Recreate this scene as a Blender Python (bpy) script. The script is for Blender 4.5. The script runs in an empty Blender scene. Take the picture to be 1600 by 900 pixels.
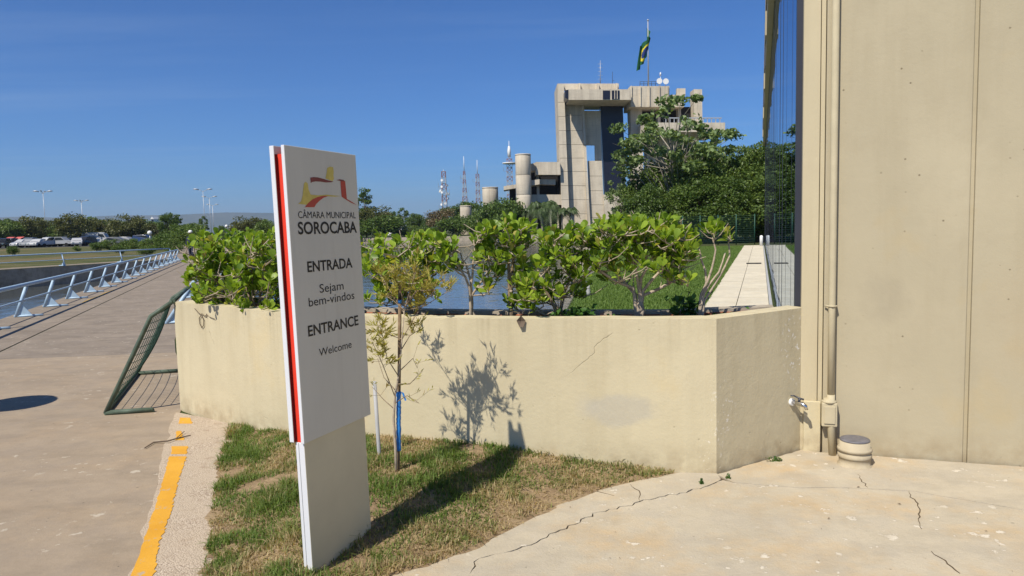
import bpy, bmesh, math, random
import numpy as np
from mathutils import Vector, Matrix
from mathutils.geometry import tessellate_polygon

# ---------------------------------------------------------------- camera, world, sun, exposure
SC = bpy.context.scene
COL = SC.collection
CAMH, FPX = 1.6, 1130.0
TH, RO = math.radians(4.856), math.radians(1.4)
FW = Vector((0, math.cos(TH), -math.sin(TH)))
_r0 = Vector((1, 0, 0)); _u0 = Vector((0, math.sin(TH), math.cos(TH)))
RT = _r0 * math.cos(RO) - _u0 * math.sin(RO)
UP = _u0 * math.cos(RO) + _r0 * math.sin(RO)
CP = Vector((0, 0, CAMH))
cam_d = bpy.data.cameras.new('camera')
cam_d.sensor_width = 36; cam_d.sensor_fit = 'HORIZONTAL'; cam_d.lens = 36 * FPX / 1600
cam_d.clip_start = 0.05; cam_d.clip_end = 30000
cam = bpy.data.objects.new('camera', cam_d); COL.objects.link(cam)
cam.matrix_world = Matrix(((RT.x, UP.x, -FW.x, CP.x), (RT.y, UP.y, -FW.y, CP.y), (RT.z, UP.z, -FW.z, CP.z), (0, 0, 0, 1)))
SC.camera = cam

SUN_EL = math.radians(51.3)
SUN_AZ = math.atan2(-0.592, -0.806)            # azimuth of the sun seen from the scene, from +Y towards +X
sdir = Vector((math.sin(SUN_AZ) * math.cos(SUN_EL), math.cos(SUN_AZ) * math.cos(SUN_EL), math.sin(SUN_EL)))
world = bpy.data.worlds.new('World'); SC.world = world; world.use_nodes = True
wn, wl = world.node_tree.nodes, world.node_tree.links
bg = wn['Background']; bg.inputs['Strength'].default_value = 0.090
sky = wn.new('ShaderNodeTexSky'); sky.sky_type = 'NISHITA'; sky.sun_disc = False
sky.sun_elevation = SUN_EL; sky.sun_rotation = SUN_AZ % (2 * math.pi)
sky.altitude = 600; sky.air_density = 1.0; sky.dust_density = 0.45; sky.ozone_density = 3.0
# thin cirrus: stretched noise on a flat layer far above
tc = wn.new('ShaderNodeTexCoord'); sx = wn.new('ShaderNodeSeparateXYZ'); wl.new(tc.outputs['Generated'], sx.inputs[0])
zz = wn.new('ShaderNodeMath'); zz.operation = 'MAXIMUM'; zz.inputs[1].default_value = 0.03; wl.new(sx.outputs[2], zz.inputs[0])
dx = wn.new('ShaderNodeMath'); dx.operation = 'DIVIDE'; wl.new(sx.outputs[0], dx.inputs[0]); wl.new(zz.outputs[0], dx.inputs[1])
dy = wn.new('ShaderNodeMath'); dy.operation = 'DIVIDE'; wl.new(sx.outputs[1], dy.inputs[0]); wl.new(zz.outputs[0], dy.inputs[1])
cx = wn.new('ShaderNodeCombineXYZ'); wl.new(dx.outputs[0], cx.inputs[0]); wl.new(dy.outputs[0], cx.inputs[1])
mp = wn.new('ShaderNodeMapping'); mp.inputs['Scale'].default_value = (0.16, 0.75, 1); mp.inputs['Rotation'].default_value = (0, 0, 0.25)
wl.new(cx.outputs[0], mp.inputs['Vector'])
cn = wn.new('ShaderNodeTexNoise'); cn.inputs['Scale'].default_value = 1.0; cn.inputs['Detail'].default_value = 7; cn.inputs['Roughness'].default_value = 0.55
wl.new(mp.outputs[0], cn.inputs['Vector'])
cr = wn.new('ShaderNodeMapRange'); cr.inputs['From Min'].default_value = 0.52; cr.inputs['From Max'].default_value = 0.85; cr.inputs['To Max'].default_value = 0.24
wl.new(cn.outputs['Fac'], cr.inputs['Value'])
cm = wn.new('ShaderNodeMixRGB'); cm.inputs['Color2'].default_value = (4.2, 5.4, 7.2, 1)
wl.new(cr.outputs[0], cm.inputs['Fac'])
tint = wn.new('ShaderNodeMixRGB'); tint.blend_type = 'MULTIPLY'; tint.inputs['Fac'].default_value = 1; tint.inputs['Color2'].default_value = (0.285, 0.59, 1.0, 1)   # clear, deep blue winter air
wl.new(sky.outputs[0], tint.inputs['Color1']); wl.new(tint.outputs[0], cm.inputs['Color1']); wl.new(cm.outputs[0], bg.inputs['Color'])

sun_d = bpy.data.lights.new('sun', 'SUN'); sun_d.energy = 5.0; sun_d.angle = math.radians(0.5); sun_d.color = (1.0, 0.93, 0.80)
sun_o = bpy.data.objects.new('sun', sun_d); COL.objects.link(sun_o)
sun_o.rotation_euler = (-sdir).to_track_quat('-Z', 'Y').to_euler(); sun_o.location = (0, 0, 60)
SC.view_settings.view_transform = 'Standard'; SC.view_settings.look = 'None'
SC.view_settings.exposure = 0.25; SC.view_settings.gamma = 1.0; SC.view_settings.use_curve_mapping = False
SC.render.engine = 'CYCLES'
SC.cycles.max_bounces = 8; SC.cycles.volume_bounces = 0

# ---------------------------------------------------------------- pixel helpers (directions only; distance from ground / plane)
def ray(x, y): return FW + RT * ((x - 800) / FPX) + UP * ((450 - y) / FPX)
def G(x, y, z=0.0):
    d = ray(x, y); return CP + d * ((z - CAMH) / d.z)
def AT(x, y, Y):
    d = ray(x, y); return CP + d * (Y / d.y)
def g2(x, y, z=0.0):
    p = G(x, y, z); return (p.x, p.y)

# ---------------------------------------------------------------- materials
def new_mat(name):
    m = bpy.data.materials.new(name); m.use_nodes = True
    nt = m.node_tree; return m, nt, nt.nodes, nt.links, nt.nodes['Principled BSDF']
class NT:
    """small node helper"""
    def __init__(s, name, rough=0.8, spec=0.3):
        s.m, s.t, s.n, s.l, s.p = new_mat(name)
        s.p.inputs['Roughness'].default_value = rough; s.p.inputs['Specular IOR Level'].default_value = spec
        s.g = s.n.new('ShaderNodeNewGeometry'); s.pos = s.g.outputs['Position']
    def objpos(s):
        t = s.n.new('ShaderNodeTexCoord'); s.pos = t.outputs['Object']; return s
    def noise(s, scale, detail=4, rough=0.6, sc3=None, dist=0.0):
        v = s.pos
        if sc3:
            mp = s.n.new('ShaderNodeMapping'); mp.inputs['Scale'].default_value = sc3; s.l.new(v, mp.inputs['Vector']); v = mp.outputs[0]
        t = s.n.new('ShaderNodeTexNoise'); t.inputs['Scale'].default_value = scale; t.inputs['Detail'].default_value = detail
        t.inputs['Roughness'].default_value = rough; t.inputs['Distortion'].default_value = dist
        s.l.new(v, t.inputs['Vector']); return t.outputs['Fac']
    def voro(s, scale, feature='F1', warp=0.0):
        v = s.pos
        if warp:
            t = s.n.new('ShaderNodeTexNoise'); t.inputs['Scale'].default_value = scale * 2.5; t.inputs['Detail'].default_value = 4; s.l.new(v, t.inputs['Vector'])
            a = s.n.new('ShaderNodeVectorMath'); a.operation = 'MULTIPLY_ADD'; a.inputs[1].default_value = (warp,) * 3
            s.l.new(t.outputs['Color'], a.inputs[0]); s.l.new(v, a.inputs[2]); v = a.outputs[0]
        t = s.n.new('ShaderNodeTexVoronoi'); t.feature = feature; t.inputs['Scale'].default_value = scale
        s.l.new(v, t.inputs['Vector']); return t.outputs['Distance']
    def rng(s, v, a, b, c=0.0, d=1.0):
        r = s.n.new('ShaderNodeMapRange'); r.inputs['From Min'].default_value = a; r.inputs['From Max'].default_value = b
        r.inputs['To Min'].default_value = c; r.inputs['To Max'].default_value = d; s.l.new(v, r.inputs['Value']); return r.outputs[0]
    def mul(s, a, b):
        r = s.n.new('ShaderNodeMath'); r.operation = 'MULTIPLY'
        for i, q in enumerate((a, b)):
            if isinstance(q, (int, float)): r.inputs[i].default_value = q
            else: s.l.new(q, r.inputs[i])
        return r.outputs[0]
    def add(s, a, b):
        r = s.n.new('ShaderNodeMath'); r.operation = 'ADD'
        for i, q in enumerate((a, b)):
            if isinstance(q, (int, float)): r.inputs[i].default_value = q
            else: s.l.new(q, r.inputs[i])
        return r.outputs[0]
    def mix(s, f, a, b):
        r = s.n.new('ShaderNodeMixRGB')
        if isinstance(f, (int, float)): r.inputs['Fac'].default_value = f
        else: s.l.new(f, r.inputs['Fac'])
        for k, q in (('Color1', a), ('Color2', b)):
            if isinstance(q, tuple): r.inputs[k].default_value = (q[0], q[1], q[2], 1)
            else: s.l.new(q, r.inputs[k])
        return r.outputs[0]
    def color(s, c):
        if isinstance(c, tuple): s.p.inputs['Base Color'].default_value = (c[0], c[1], c[2], 1)
        else: s.l.new(c, s.p.inputs['Base Color'])
        return s
    def bump(s, h, strength=0.3, dist=0.01):
        b = s.n.new('ShaderNodeBump'); b.inputs['Strength'].default_value = strength; b.inputs['Distance'].default_value = dist
        s.l.new(h, b.inputs['Height']); s.l.new(b.outputs[0], s.p.inputs['Normal']); return s

def simple(name, c, rough=0.6, spec=0.3, metal=0.0, var=0.12, scale=6.0, bump=0.0):
    q = NT(name, rough, spec).objpos(); q.p.inputs['Metallic'].default_value = metal
    n = q.noise(scale, 5)
    q.color(q.mix(q.rng(n, 0.3, 0.7), tuple(v * (1 - var) for v in c), tuple(min(1, v * (1 + var)) for v in c)))
    if bump: q.bump(q.noise(scale * 12, 4), bump, 0.005)
    return q.m

def stucco(name, base, crack=0.5, pits=0.5, rough_bump=0.35, spots=()):
    q = NT(name, 0.85, 0.2)
    big = q.noise(0.9, 5); mid = q.noise(5, 6, 0.65); drip = q.noise(1.0, 6, 0.6, (6, 6, 0.5))
    c = q.mix(q.rng(big, 0.35, 0.7), tuple(v * 0.93 for v in base), tuple(v * 1.05 for v in base))
    c = q.mix(q.mul(q.rng(mid, 0.52, 0.75), 0.35), c, (base[0] * 0.86, base[1] * 0.84, base[2] * 0.83))
    c = q.mix(q.mul(q.rng(drip, 0.50, 0.74), 0.5), c, (base[0] * 0.82, base[1] * 0.80, base[2] * 0.76))
    yel = q.noise(1.7, 4); c = q.mix(q.mul(q.rng(yel, 0.6, 0.75), 0.35), c, (base[0] * 1.06, base[1] * 0.92, base[2] * 0.66))
    # dirt splash close to the ground
    sz = q.n.new('ShaderNodeSeparateXYZ'); q.l.new(q.pos, sz.inputs[0])
    low = q.mul(q.rng(sz.outputs[2], 0.02, 0.22, 1, 0), q.rng(q.noise(9, 5), 0.35, 0.7))
    c = q.mix(q.mul(low, 0.8), c, (0.30, 0.23, 0.14))
    rim = q.mul(q.rng(sz.outputs[2], 0.55, 1.02, 0, 1), q.rng(q.noise(1.0, 6, 0.65, (9, 9, 0.35)), 0.50, 0.72))
    c = q.mix(q.mul(rim, 0.55 if spots and crack else 0.0), c, (base[0] * 0.60, base[1] * 0.57, base[2] * 0.52))
    # marks with a place of their own: repair patch, smudges, peeled paint
    for (cx_, cy_, cz_, rx_, rz_, col_, amt_, hard_) in spots:
        vs_ = q.n.new('ShaderNodeVectorMath'); vs_.operation = 'SUBTRACT'; vs_.inputs[1].default_value = (cx_, cy_, cz_); q.l.new(q.pos, vs_.inputs[0])
        vm_ = q.n.new('ShaderNodeVectorMath'); vm_.operation = 'MULTIPLY'; vm_.inputs[1].default_value = (1 / rx_, 1 / rx_, 1 / rz_); q.l.new(vs_.outputs[0], vm_.inputs[0])
        ln_ = q.n.new('ShaderNodeVectorMath'); ln_.operation = 'LENGTH'; q.l.new(vm_.outputs[0], ln_.inputs[0])
        if hard_ == 2: f_ = q.mul(q.rng(ln_.outputs['Value'], 0.6, 1.0, 1, 0), q.rng(q.noise(38, 5, 0.6), 0.60, 0.63))
        else: f_ = q.rng(q.add(ln_.outputs['Value'], q.mul(q.noise(7, 5), 0.9)), 1.15 if hard_ else 0.7, 1.45, 1, 0)
        c = q.mix(q.mul(f_, amt_), c, col_)
    ed = q.voro(1.1, 'DISTANCE_TO_EDGE', 0.35); line = q.rng(ed, 0.0, 0.0035, 1, 0)
    msk = q.rng(q.noise(1.9, 3), 0.57, 0.62)
    cr = q.mul(q.mul(line, msk), crack)
    c = q.mix(cr, c, (base[0] * 0.35, base[1] * 0.32, base[2] * 0.28))
    pv = q.voro(11, 'F1'); pm = q.rng(q.noise(3, 2), 0.5, 0.62)
    pit = q.mul(q.mul(q.rng(pv, 0.04, 0.09, 1, 0), pm), pits)
    c = q.mix(pit, c, (base[0] * 0.5, base[1] * 0.48, base[2] * 0.45)); q.color(c)
    h = q.add(q.mul(q.noise(45, 6, 0.7), 0.35), q.mul(q.noise(6, 5, 0.65), 0.9))
    h = q.add(h, q.mul(cr, -1.0)); h = q.add(h, q.mul(pit, -0.8))
    q.bump(h, rough_bump, 0.012); return q.m

def ground_concrete(name, base, stain, stain_amt, flake, streak=0.0, rough_bump=0.35):
    q = NT(name, 0.9, 0.15)
    c = q.mix(q.rng(q.noise(0.7, 6), 0.3, 0.7), tuple(v * 0.88 for v in base), tuple(v * 1.08 for v in base))
    c = q.mix(q.mul(q.rng(q.noise(1.6, 7, 0.7), 0.47, 0.66), stain_amt), c, stain)
    c = q.mix(q.mul(q.rng(q.noise(2.9, 6, 0.65), 0.48, 0.6), 0.45), c, (base[0] * 0.84, base[1] * 0.86, base[2] * 0.92))
    c = q.mix(q.mul(q.rng(q.noise(6.5, 7, 0.7), 0.45, 0.75), 0.4), c, tuple(v * 0.68 for v in base))
    if streak:
        c = q.mix(q.mul(q.rng(q.noise(2.2, 6, 0.7, (0.8, 1.7, 1)), 0.47, 0.66), streak * 0.7), c, tuple(v * 0.58 for v in base))
    fm = q.mul(q.rng(q.noise(11, 6, 0.62), 0.615, 0.635), q.rng(q.noise(1.3, 3), 0.47, 0.55))
    c = q.mix(q.mul(fm, flake), c, (0.62, 0.56, 0.46))
    sp = q.mul(q.rng(q.voro(9, 'F1', 0.05), 0.03, 0.055, 1, 0), q.rng(q.noise(2.3, 2), 0.48, 0.56))
    c = q.mix(q.mul(sp, 0.8), c, (0.06, 0.05, 0.04))
    fine = q.noise(160, 3, 0.7); c = q.mix(q.mul(q.rng(fine, 0.5, 0.8), 0.35), c, tuple(v * 0.6 for v in base))
    q.color(c)
    h = q.add(q.mul(q.noise(70, 5, 0.7), 0.7), q.mul(q.noise(6, 6), 1.2)); h = q.add(h, q.mul(fm, 0.8))
    q.bump(h, rough_bump, 0.012); return q.m

def leaf_mat(name, dark, light, trans=0.35, rough=0.45, yellow=None, attr=None, spec=0.4):
    m, t, n, l, p = new_mat(name)
    g = n.new('ShaderNodeNewGeometry'); oi = n.new('ShaderNodeObjectInfo')
    a = n.new('ShaderNodeMath'); a.operation = 'ADD'; l.new(g.outputs['Random Per Island'], a.inputs[0]); l.new(oi.outputs['Random'], a.inputs[1])
    f = n.new('ShaderNodeMath'); f.operation = 'FRACT'; l.new(a.outputs[0], f.inputs[0])
    r = n.new('ShaderNodeValToRGB'); r.color_ramp.elements[0].color = (*dark, 1); r.color_ramp.elements[1].color = (*light, 1)
    if yellow:
        r.color_ramp.elements[1].position = 0.93
        e = r.color_ramp.elements.new(0.985); e.color = (*yellow, 1)
    l.new(f.outputs[0], r.inputs[0]); col = r.outputs[0]
    if attr:
        at = n.new('ShaderNodeAttribute'); at.attribute_name = attr[0]
        mx = n.new('ShaderNodeMixRGB'); l.new(at.outputs['Fac'], mx.inputs['Fac']); l.new(col, mx.inputs['Color1'])
        r2 = n.new('ShaderNodeValToRGB'); r2.color_ramp.elements[0].color = (*attr[1], 1); r2.color_ramp.elements[1].color = (*attr[2], 1)
        l.new(f.outputs[0], r2.inputs[0]); l.new(r2.outputs[0], mx.inputs['Color2']); col = mx.outputs[0]
    l.new(col, p.inputs['Base Color']); p.inputs['Roughness'].default_value = rough; p.inputs['Specular IOR Level'].default_value = spec
    tr = n.new('ShaderNodeBsdfTranslucent')
    br = n.new('ShaderNodeMixRGB'); br.blend_type = 'MULTIPLY'; br.inputs['Fac'].default_value = 1; br.inputs['Color2'].default_value = (1.3, 1.25, 0.5, 1); l.new(col, br.inputs['Color1'])
    l.new(br.outputs[0], tr.inputs['Color'])
    mix = n.new('ShaderNodeMixShader'); mix.inputs[0].default_value = trans
    l.new(p.outputs[0], mix.inputs[1]); l.new(tr.outputs[0], mix.inputs[2]); l.new(mix.outputs[0], n['Material Output'].inputs['Surface'])
    return m

M = {}
BEIGE = (0.56, 0.49, 0.33)
M['stucco'] = stucco('painted_stucco', BEIGE, 0.5, 0.4, 0.40, spots=[
    (0.68, 4.56, 0.40, 0.24, 0.12, (0.45, 0.41, 0.32), 0.75, 1), (0.48, 4.60, 0.42, 0.12, 0.10, (0.47, 0.43, 0.34), 0.5, 0), (1.93, 4.83, 0.74, 0.16, 0.32, (0.75, 0.72, 0.66), 0.9, 2),
    (1.33, 4.49, 0.42, 0.12, 0.22, (0.72, 0.67, 0.58), 0.9, 2), (1.25, 4.45, 0.15, 0.10, 0.2, (0.70, 0.64, 0.52), 0.8, 2), (-1.15, 5.08, 0.3, 0.12, 0.35, (0.66, 0.44, 0.20), 0.35, 0)])
M['panel'] = stucco('painted_precast', (0.43, 0.375, 0.26), 0.0, 1.0, 0.25, spots=[(2.42, 4.62, 1.05, 0.20, 0.22, (0.30, 0.26, 0.19), 0.55, 0), (2.75, 4.5, 1.9, 0.3, 0.5, (0.50, 0.44, 0.31), 0.5, 0), (3.2, 4.4, 0.9, 0.35, 0.6, (0.40, 0.33, 0.22), 0.4, 0)])
M['pillar'] = stucco('painted_pillar', (0.52, 0.45, 0.305), 0.0, 0.2, 0.18)
M['beige_paint'] = simple('beige_paint', (0.47, 0.41, 0.28), 0.8, 0.15, 0, 0.08, 8, 0.1)
M['apron'] = ground_concrete('apron_concrete', (0.475, 0.415, 0.315), (0.50, 0.36, 0.20), 0.75, 1.0, 0.35, 0.5)
M['walk'] = ground_concrete('walk_concrete', (0.335, 0.268, 0.195), (0.37, 0.27, 0.17), 0.4, 0.45, 0.5)
M['walk_far'] = ground_concrete('walk_concrete_old', (0.275, 0.228, 0.18), (0.19, 0.155, 0.12), 0.6, 0.5, 0.9)
M['terrace'] = ground_concrete('terrace_concrete', (0.60, 0.54, 0.42), (0.5, 0.42, 0.3), 0.35, 0.3, 0.3)
def aggregate():
    q = NT('exposed_aggregate', 0.95, 0.1)
    v = q.n.new('ShaderNodeTexVoronoi'); v.inputs['Scale'].default_value = 120; q.l.new(q.pos, v.inputs['Vector'])
    sp = q.n.new('ShaderNodeSeparateXYZ'); q.l.new(v.outputs['Color'], sp.inputs[0])
    c = q.mix(sp.outputs[0], (0.27, 0.20, 0.145), (0.60, 0.51, 0.40))
    c = q.mix(q.mul(q.rng(q.noise(4, 7, 0.7), 0.32, 0.55), 0.9), c, (0.47, 0.385, 0.29)); c = q.mix(q.mul(q.rng(q.noise(9, 6, 0.7), 0.55, 0.7), 0.6), c, (0.30, 0.22, 0.155))
    c = q.mix(q.rng(v.outputs['Distance'], 0.5, 0.75, 0, 0.3), c, (0.20, 0.15, 0.11)); q.color(c)
    q.bump(q.add(q.mul(v.outputs['Distance'], -1.0), q.mul(q.noise(8, 5), 1.5)), 0.45, 0.010); return q.m
M['aggregate'] = aggregate()
def yellow_paint():
    q = NT('worn_yellow_paint', 0.75, 0.25)
    c = q.mix(q.rng(q.noise(3, 5), 0.35, 0.7), (0.58, 0.285, 0.025), (0.66, 0.35, 0.04))
    c = q.mix(q.rng(q.noise(16, 6, 0.75), 0.60, 0.66), c, (0.42, 0.33, 0.22)); q.color(c); q.bump(q.noise(60, 4), 0.3, 0.006); return q.m
M['yellow'] = yellow_paint(); M['yellow_worn'] = simple('worn_out_yellow', (0.36, 0.24, 0.09), 0.9, 0.1, 0, 0.3, 5)
def soil(name, a, b):
    q = NT(name, 0.95, 0.1); q.color(q.mix(q.rng(q.noise(7, 8, 0.7), 0.35, 0.65), a, b)); q.bump(q.noise(30, 6, 0.7), 0.8, 0.03); return q.m
M['soil'] = soil('bed_soil', (0.22, 0.15, 0.09), (0.38, 0.28, 0.165))
M['dark_soil'] = soil('planter_soil', (0.045, 0.032, 0.022), (0.12, 0.08, 0.05))
M['dirt'] = soil('dark_dirt', (0.09, 0.07, 0.045), (0.16, 0.12, 0.08))
M['lawn'] = soil('lawn_ground', (0.07, 0.12, 0.024), (0.12, 0.17, 0.04))
def field():
    q = NT('dry_field', 0.95, 0.1); c = q.mix(q.rng(q.noise(0.35, 7, 0.7), 0.38, 0.62), (0.05, 0.075, 0.024), (0.14, 0.12, 0.055))
    c = q.mix(q.mul(q.rng(q.noise(0.12, 5, 0.6, (1, 0.5, 1)), 0.5, 0.62), 0.7), c, (0.17, 0.13, 0.07)); q.color(c); q.bump(q.noise(3, 6, 0.7), 0.8, 0.1); return q.m
M['field'] = field()
def far_land():
    q = NT('far_land', 0.95, 0.1); q.color(q.mix(q.rng(q.noise(0.02, 6), 0.4, 0.6), (0.04, 0.06, 0.02), (0.08, 0.085, 0.035))); return q.m
M['land'] = far_land()
M['bank'] = ground_concrete('bank_concrete', (0.42, 0.36, 0.28), (0.16, 0.13, 0.095), 0.8, 0.2, 0.7)
M['asphalt'] = simple('asphalt', (0.06, 0.06, 0.062), 0.9, 0.2, 0, 0.2, 0.5)
def water():
    q = NT('lake_water', 0.06, 0.5); q.p.inputs['IOR'].default_value = 1.33
    q.color((0.085, 0.09, 0.08))
    h = q.add(q.noise(2.2, 4, 0.6, (1, 0.6, 1)), q.mul(q.noise(0.5, 3, 0.6), 1.5)); q.bump(h, 0.22, 0.09); return q.m
M['water'] = water()
def tower_concrete():
    q = NT('board_marked_concrete', 0.9, 0.15)
    base = (0.60, 0.53, 0.42)
    c = q.mix(q.rng(q.noise(0.25, 6), 0.35, 0.7), tuple(v * 0.85 for v in base), tuple(v * 1.08 for v in base))
    c = q.mix(q.mul(q.rng(q.noise(0.5, 7, 0.7, (2.2, 2.2, 0.22)), 0.46, 0.70), 0.6), c, (0.27, 0.23, 0.185))
    c = q.mix(q.mul(q.rng(q.noise(1.2, 7, 0.7, (0.4, 0.4, 3)), 0.5, 0.75), 0.3), c, (0.27, 0.22, 0.16)); q.color(c)
    q.bump(q.noise(3, 6), 0.3, 0.05); return q.m
M['tower'] = tower_concrete()
M['dark_glass'] = simple('navy_cladding', (0.012, 0.014, 0.028), 0.35, 0.4)
M['dark'] = simple('dark_interior', (0.025, 0.023, 0.022), 0.9, 0.1)
M['blue_metal'] = simple('pale_blue_paint', (0.36, 0.49, 0.62), 0.5, 0.4, 0, 0.14, 9, 0.1)
M['green_metal'] = simple('worn_green_paint', (0.075, 0.105, 0.075), 0.6, 0.35, 0, 0.45, 7, 0.2)
M['net'] = simple('green_netting', (0.035, 0.075, 0.055), 0.8, 0.2)
M['fence'] = simple('fence_green', (0.02, 0.075, 0.05), 0.5, 0.4)
M['sign_white'] = simple('sign_white_paint', (0.66, 0.67, 0.70), 0.42, 0.4, 0, 0.03, 3)
def sign_face():
    q = NT('sign_face_paint', 0.5, 0.35)
    base = (0.56, 0.55, 0.50)
    c = q.mix(q.rng(q.noise(3, 6, 0.65, (1, 1, 0.3)), 0.35, 0.7), tuple(v * 0.95 for v in base), tuple(v * 1.03 for v in base))
    c = q.mix(q.mul(q.rng(q.noise(16, 5, 0.6, (1, 1, 0.08)), 0.56, 0.75), 0.16), c, (0.36, 0.34, 0.30))
    c = q.mix(q.mul(q.rng(q.voro(14, 'F1'), 0.02, 0.05, 1, 0), q.rng(q.noise(4, 2), 0.56, 0.62)), c, (0.25, 0.22, 0.18)); q.color(c); return q.m
M['sign_face'] = sign_face()
M['sign_post'] = simple('sign_post_paint', (0.55, 0.505, 0.37), 0.5, 0.35, 0, 0.06, 4)
M['red'] = simple('sign_red', (0.72, 0.05, 0.025), 0.45, 0.4, 0, 0.06)
M['red_shade'] = simple('sign_red_shade', (0.13, 0.012, 0.012), 0.6, 0.2, 0, 0.06)  # sign red darkened: the shade inside the edge recess is put into the colour
M['logo_red'] = simple('logo_red', (0.42, 0.07, 0.05), 0.5, 0.3, 0, 0.1)
M['logo_dark'] = simple('logo_maroon', (0.20, 0.055, 0.05), 0.5, 0.3, 0, 0.1)
M['logo_yellow'] = simple('logo_yellow', (0.56, 0.46, 0.12), 0.5, 0.3, 0, 0.14, 30)
M['black'] = simple('letter_black', (0.022, 0.02, 0.02), 0.5, 0.3, 0, 0.1)
M['bark'] = simple('shrub_bark', (0.25, 0.19, 0.13), 0.9, 0.15, 0, 0.4, 30, 0.5)
M['bark_pale'] = simple('pale_bark', (0.40, 0.33, 0.25), 0.9, 0.15, 0, 0.3, 30, 0.4)
M['trunk'] = simple('tree_bark', (0.13, 0.10, 0.075), 0.95, 0.1, 0, 0.4, 3, 0.4)
M['trunk_pale'] = simple('pale_tree_bark', (0.30, 0.27, 0.22), 0.9, 0.1, 0, 0.3, 3, 0.3)
M['clusia'] = leaf_mat('glossy_shrub_leaf', (0.085, 0.17, 0.014), (0.34, 0.47, 0.055), 0.45, 0.40, (0.46, 0.40, 0.10), None, 0.35)
M['weed'] = leaf_mat('weed_leaf', (0.035, 0.10, 0.02), (0.09, 0.19, 0.035), 0.35)
M['feather'] = leaf_mat('yellow_green_needles', (0.26, 0.245, 0.045), (0.46, 0.42, 0.10), 0.4, 0.6, (0.40, 0.22, 0.07))
M['grass'] = leaf_mat('grass_blades', (0.075, 0.135, 0.022), (0.19, 0.27, 0.055), 0.4, 0.6, None, ('dry', (0.28, 0.21, 0.105), (0.56, 0.45, 0.26)))
M['lawn_blade'] = leaf_mat('lawn_blades', (0.075, 0.14, 0.022), (0.16, 0.24, 0.05), 0.35, 0.6)
M['tree_dark'] = leaf_mat('dark_foliage', (0.035, 0.075, 0.016), (0.145, 0.215, 0.045), 0.34)
M['tree_mid'] = leaf_mat('mid_foliage', (0.055, 0.105, 0.02), (0.18, 0.25, 0.055), 0.34)
M['tree_olive'] = leaf_mat('olive_foliage', (0.06, 0.075, 0.02), (0.15, 0.155, 0.045), 0.3)
M['tree_pale'] = leaf_mat('pale_foliage', (0.09, 0.15, 0.05), (0.25, 0.33, 0.12), 0.33, 0.5)
M['tree_brown'] = leaf_mat('brown_foliage', (0.12, 0.09, 0.045), (0.21, 0.165, 0.085), 0.25)
M['palm'] = leaf_mat('palm_foliage', (0.04, 0.075, 0.025), (0.12, 0.17, 0.06), 0.3)
M['galv'] = simple('galvanised_pole', (0.45, 0.46, 0.47), 0.45, 0.5, 0.3, 0.1)
M['white'] = simple('white_paint', (0.75, 0.74, 0.72), 0.5, 0.4, 0, 0.05)
M['rw_red_hazed'] = simple('mast_red_hazed', (0.30, 0.14, 0.11), 0.6, 0.3, 0, 0.1); M['mast_white_hazed'] = simple('mast_white_hazed', (0.46, 0.46, 0.46), 0.6, 0.3, 0, 0.1)  # red and white both greyed, distance haze painted into their colours
M['chrome'] = simple('chromed_brass', (0.62, 0.60, 0.57), 0.18, 0.5, 1.0, 0.05)
M['rubber'] = simple('tyre_rubber', (0.02, 0.02, 0.02), 0.9, 0.2)
M['pvc'] = simple('grey_pipe', (0.36, 0.36, 0.36), 0.6, 0.3, 0, 0.1)
M['stake'] = simple('stake_wood', (0.20, 0.14, 0.085), 0.9, 0.15, 0, 0.35, 25, 0.3)
M['ribbon'] = simple('blue_ribbon', (0.03, 0.22, 0.60), 0.45, 0.4, 0, 0.15, 20)
M['lid'] = simple('grey_lid', (0.13, 0.125, 0.14), 0.45, 0.4, 0, 0.3, 18)
M['cap'] = stucco('painted_pipe_cap', (0.47, 0.405, 0.29), 0.4, 0.3, 0.3)
M['brick'] = simple('red_brick', (0.30, 0.115, 0.065), 0.95, 0.1, 0, 0.35, 14, 0.5)
M['mortar'] = simple('mortar', (0.38, 0.33, 0.26), 0.95, 0.1, 0, 0.2, 14, 0.4)
M['alu'] = simple('dark_aluminium', (0.030, 0.032, 0.045), 0.4, 0.5)
def facade_glass():
    q = NT('dark_facade_glass', 0.015, 0.5); q.p.inputs['IOR'].default_value = 1.55
    q.color((0.012, 0.016, 0.022)); q.bump(q.noise(0.35, 2), 0.04, 0.05)
    gl = q.n.new('ShaderNodeBsdfGlossy'); gl.inputs['Color'].default_value = (0.56, 0.64, 0.74, 1); gl.inputs['Roughness'].default_value = 0.012      # tinted mirror coating
    mx = q.n.new('ShaderNodeMixShader'); mx.inputs[0].default_value = 0.92; q.l.new(q.p.outputs[0], mx.inputs[1]); q.l.new(gl.outputs[0], mx.inputs[2]); q.l.new(mx.outputs[0], q.n['Material Output'].inputs['Surface'])
    return q.m
M['glass'] = facade_glass()
M['glass_car'] = simple('car_glass', (0.02, 0.022, 0.026), 0.1, 0.5)
def hill_mat():
    q = NT('hill_forest', 0.95, 0.1); q.color(q.mix(q.rng(q.noise(0.004, 7, 0.7), 0.4, 0.6), (0.035, 0.055, 0.025), (0.075, 0.085, 0.045))); return q.m
M['hill'] = hill_mat()

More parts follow.
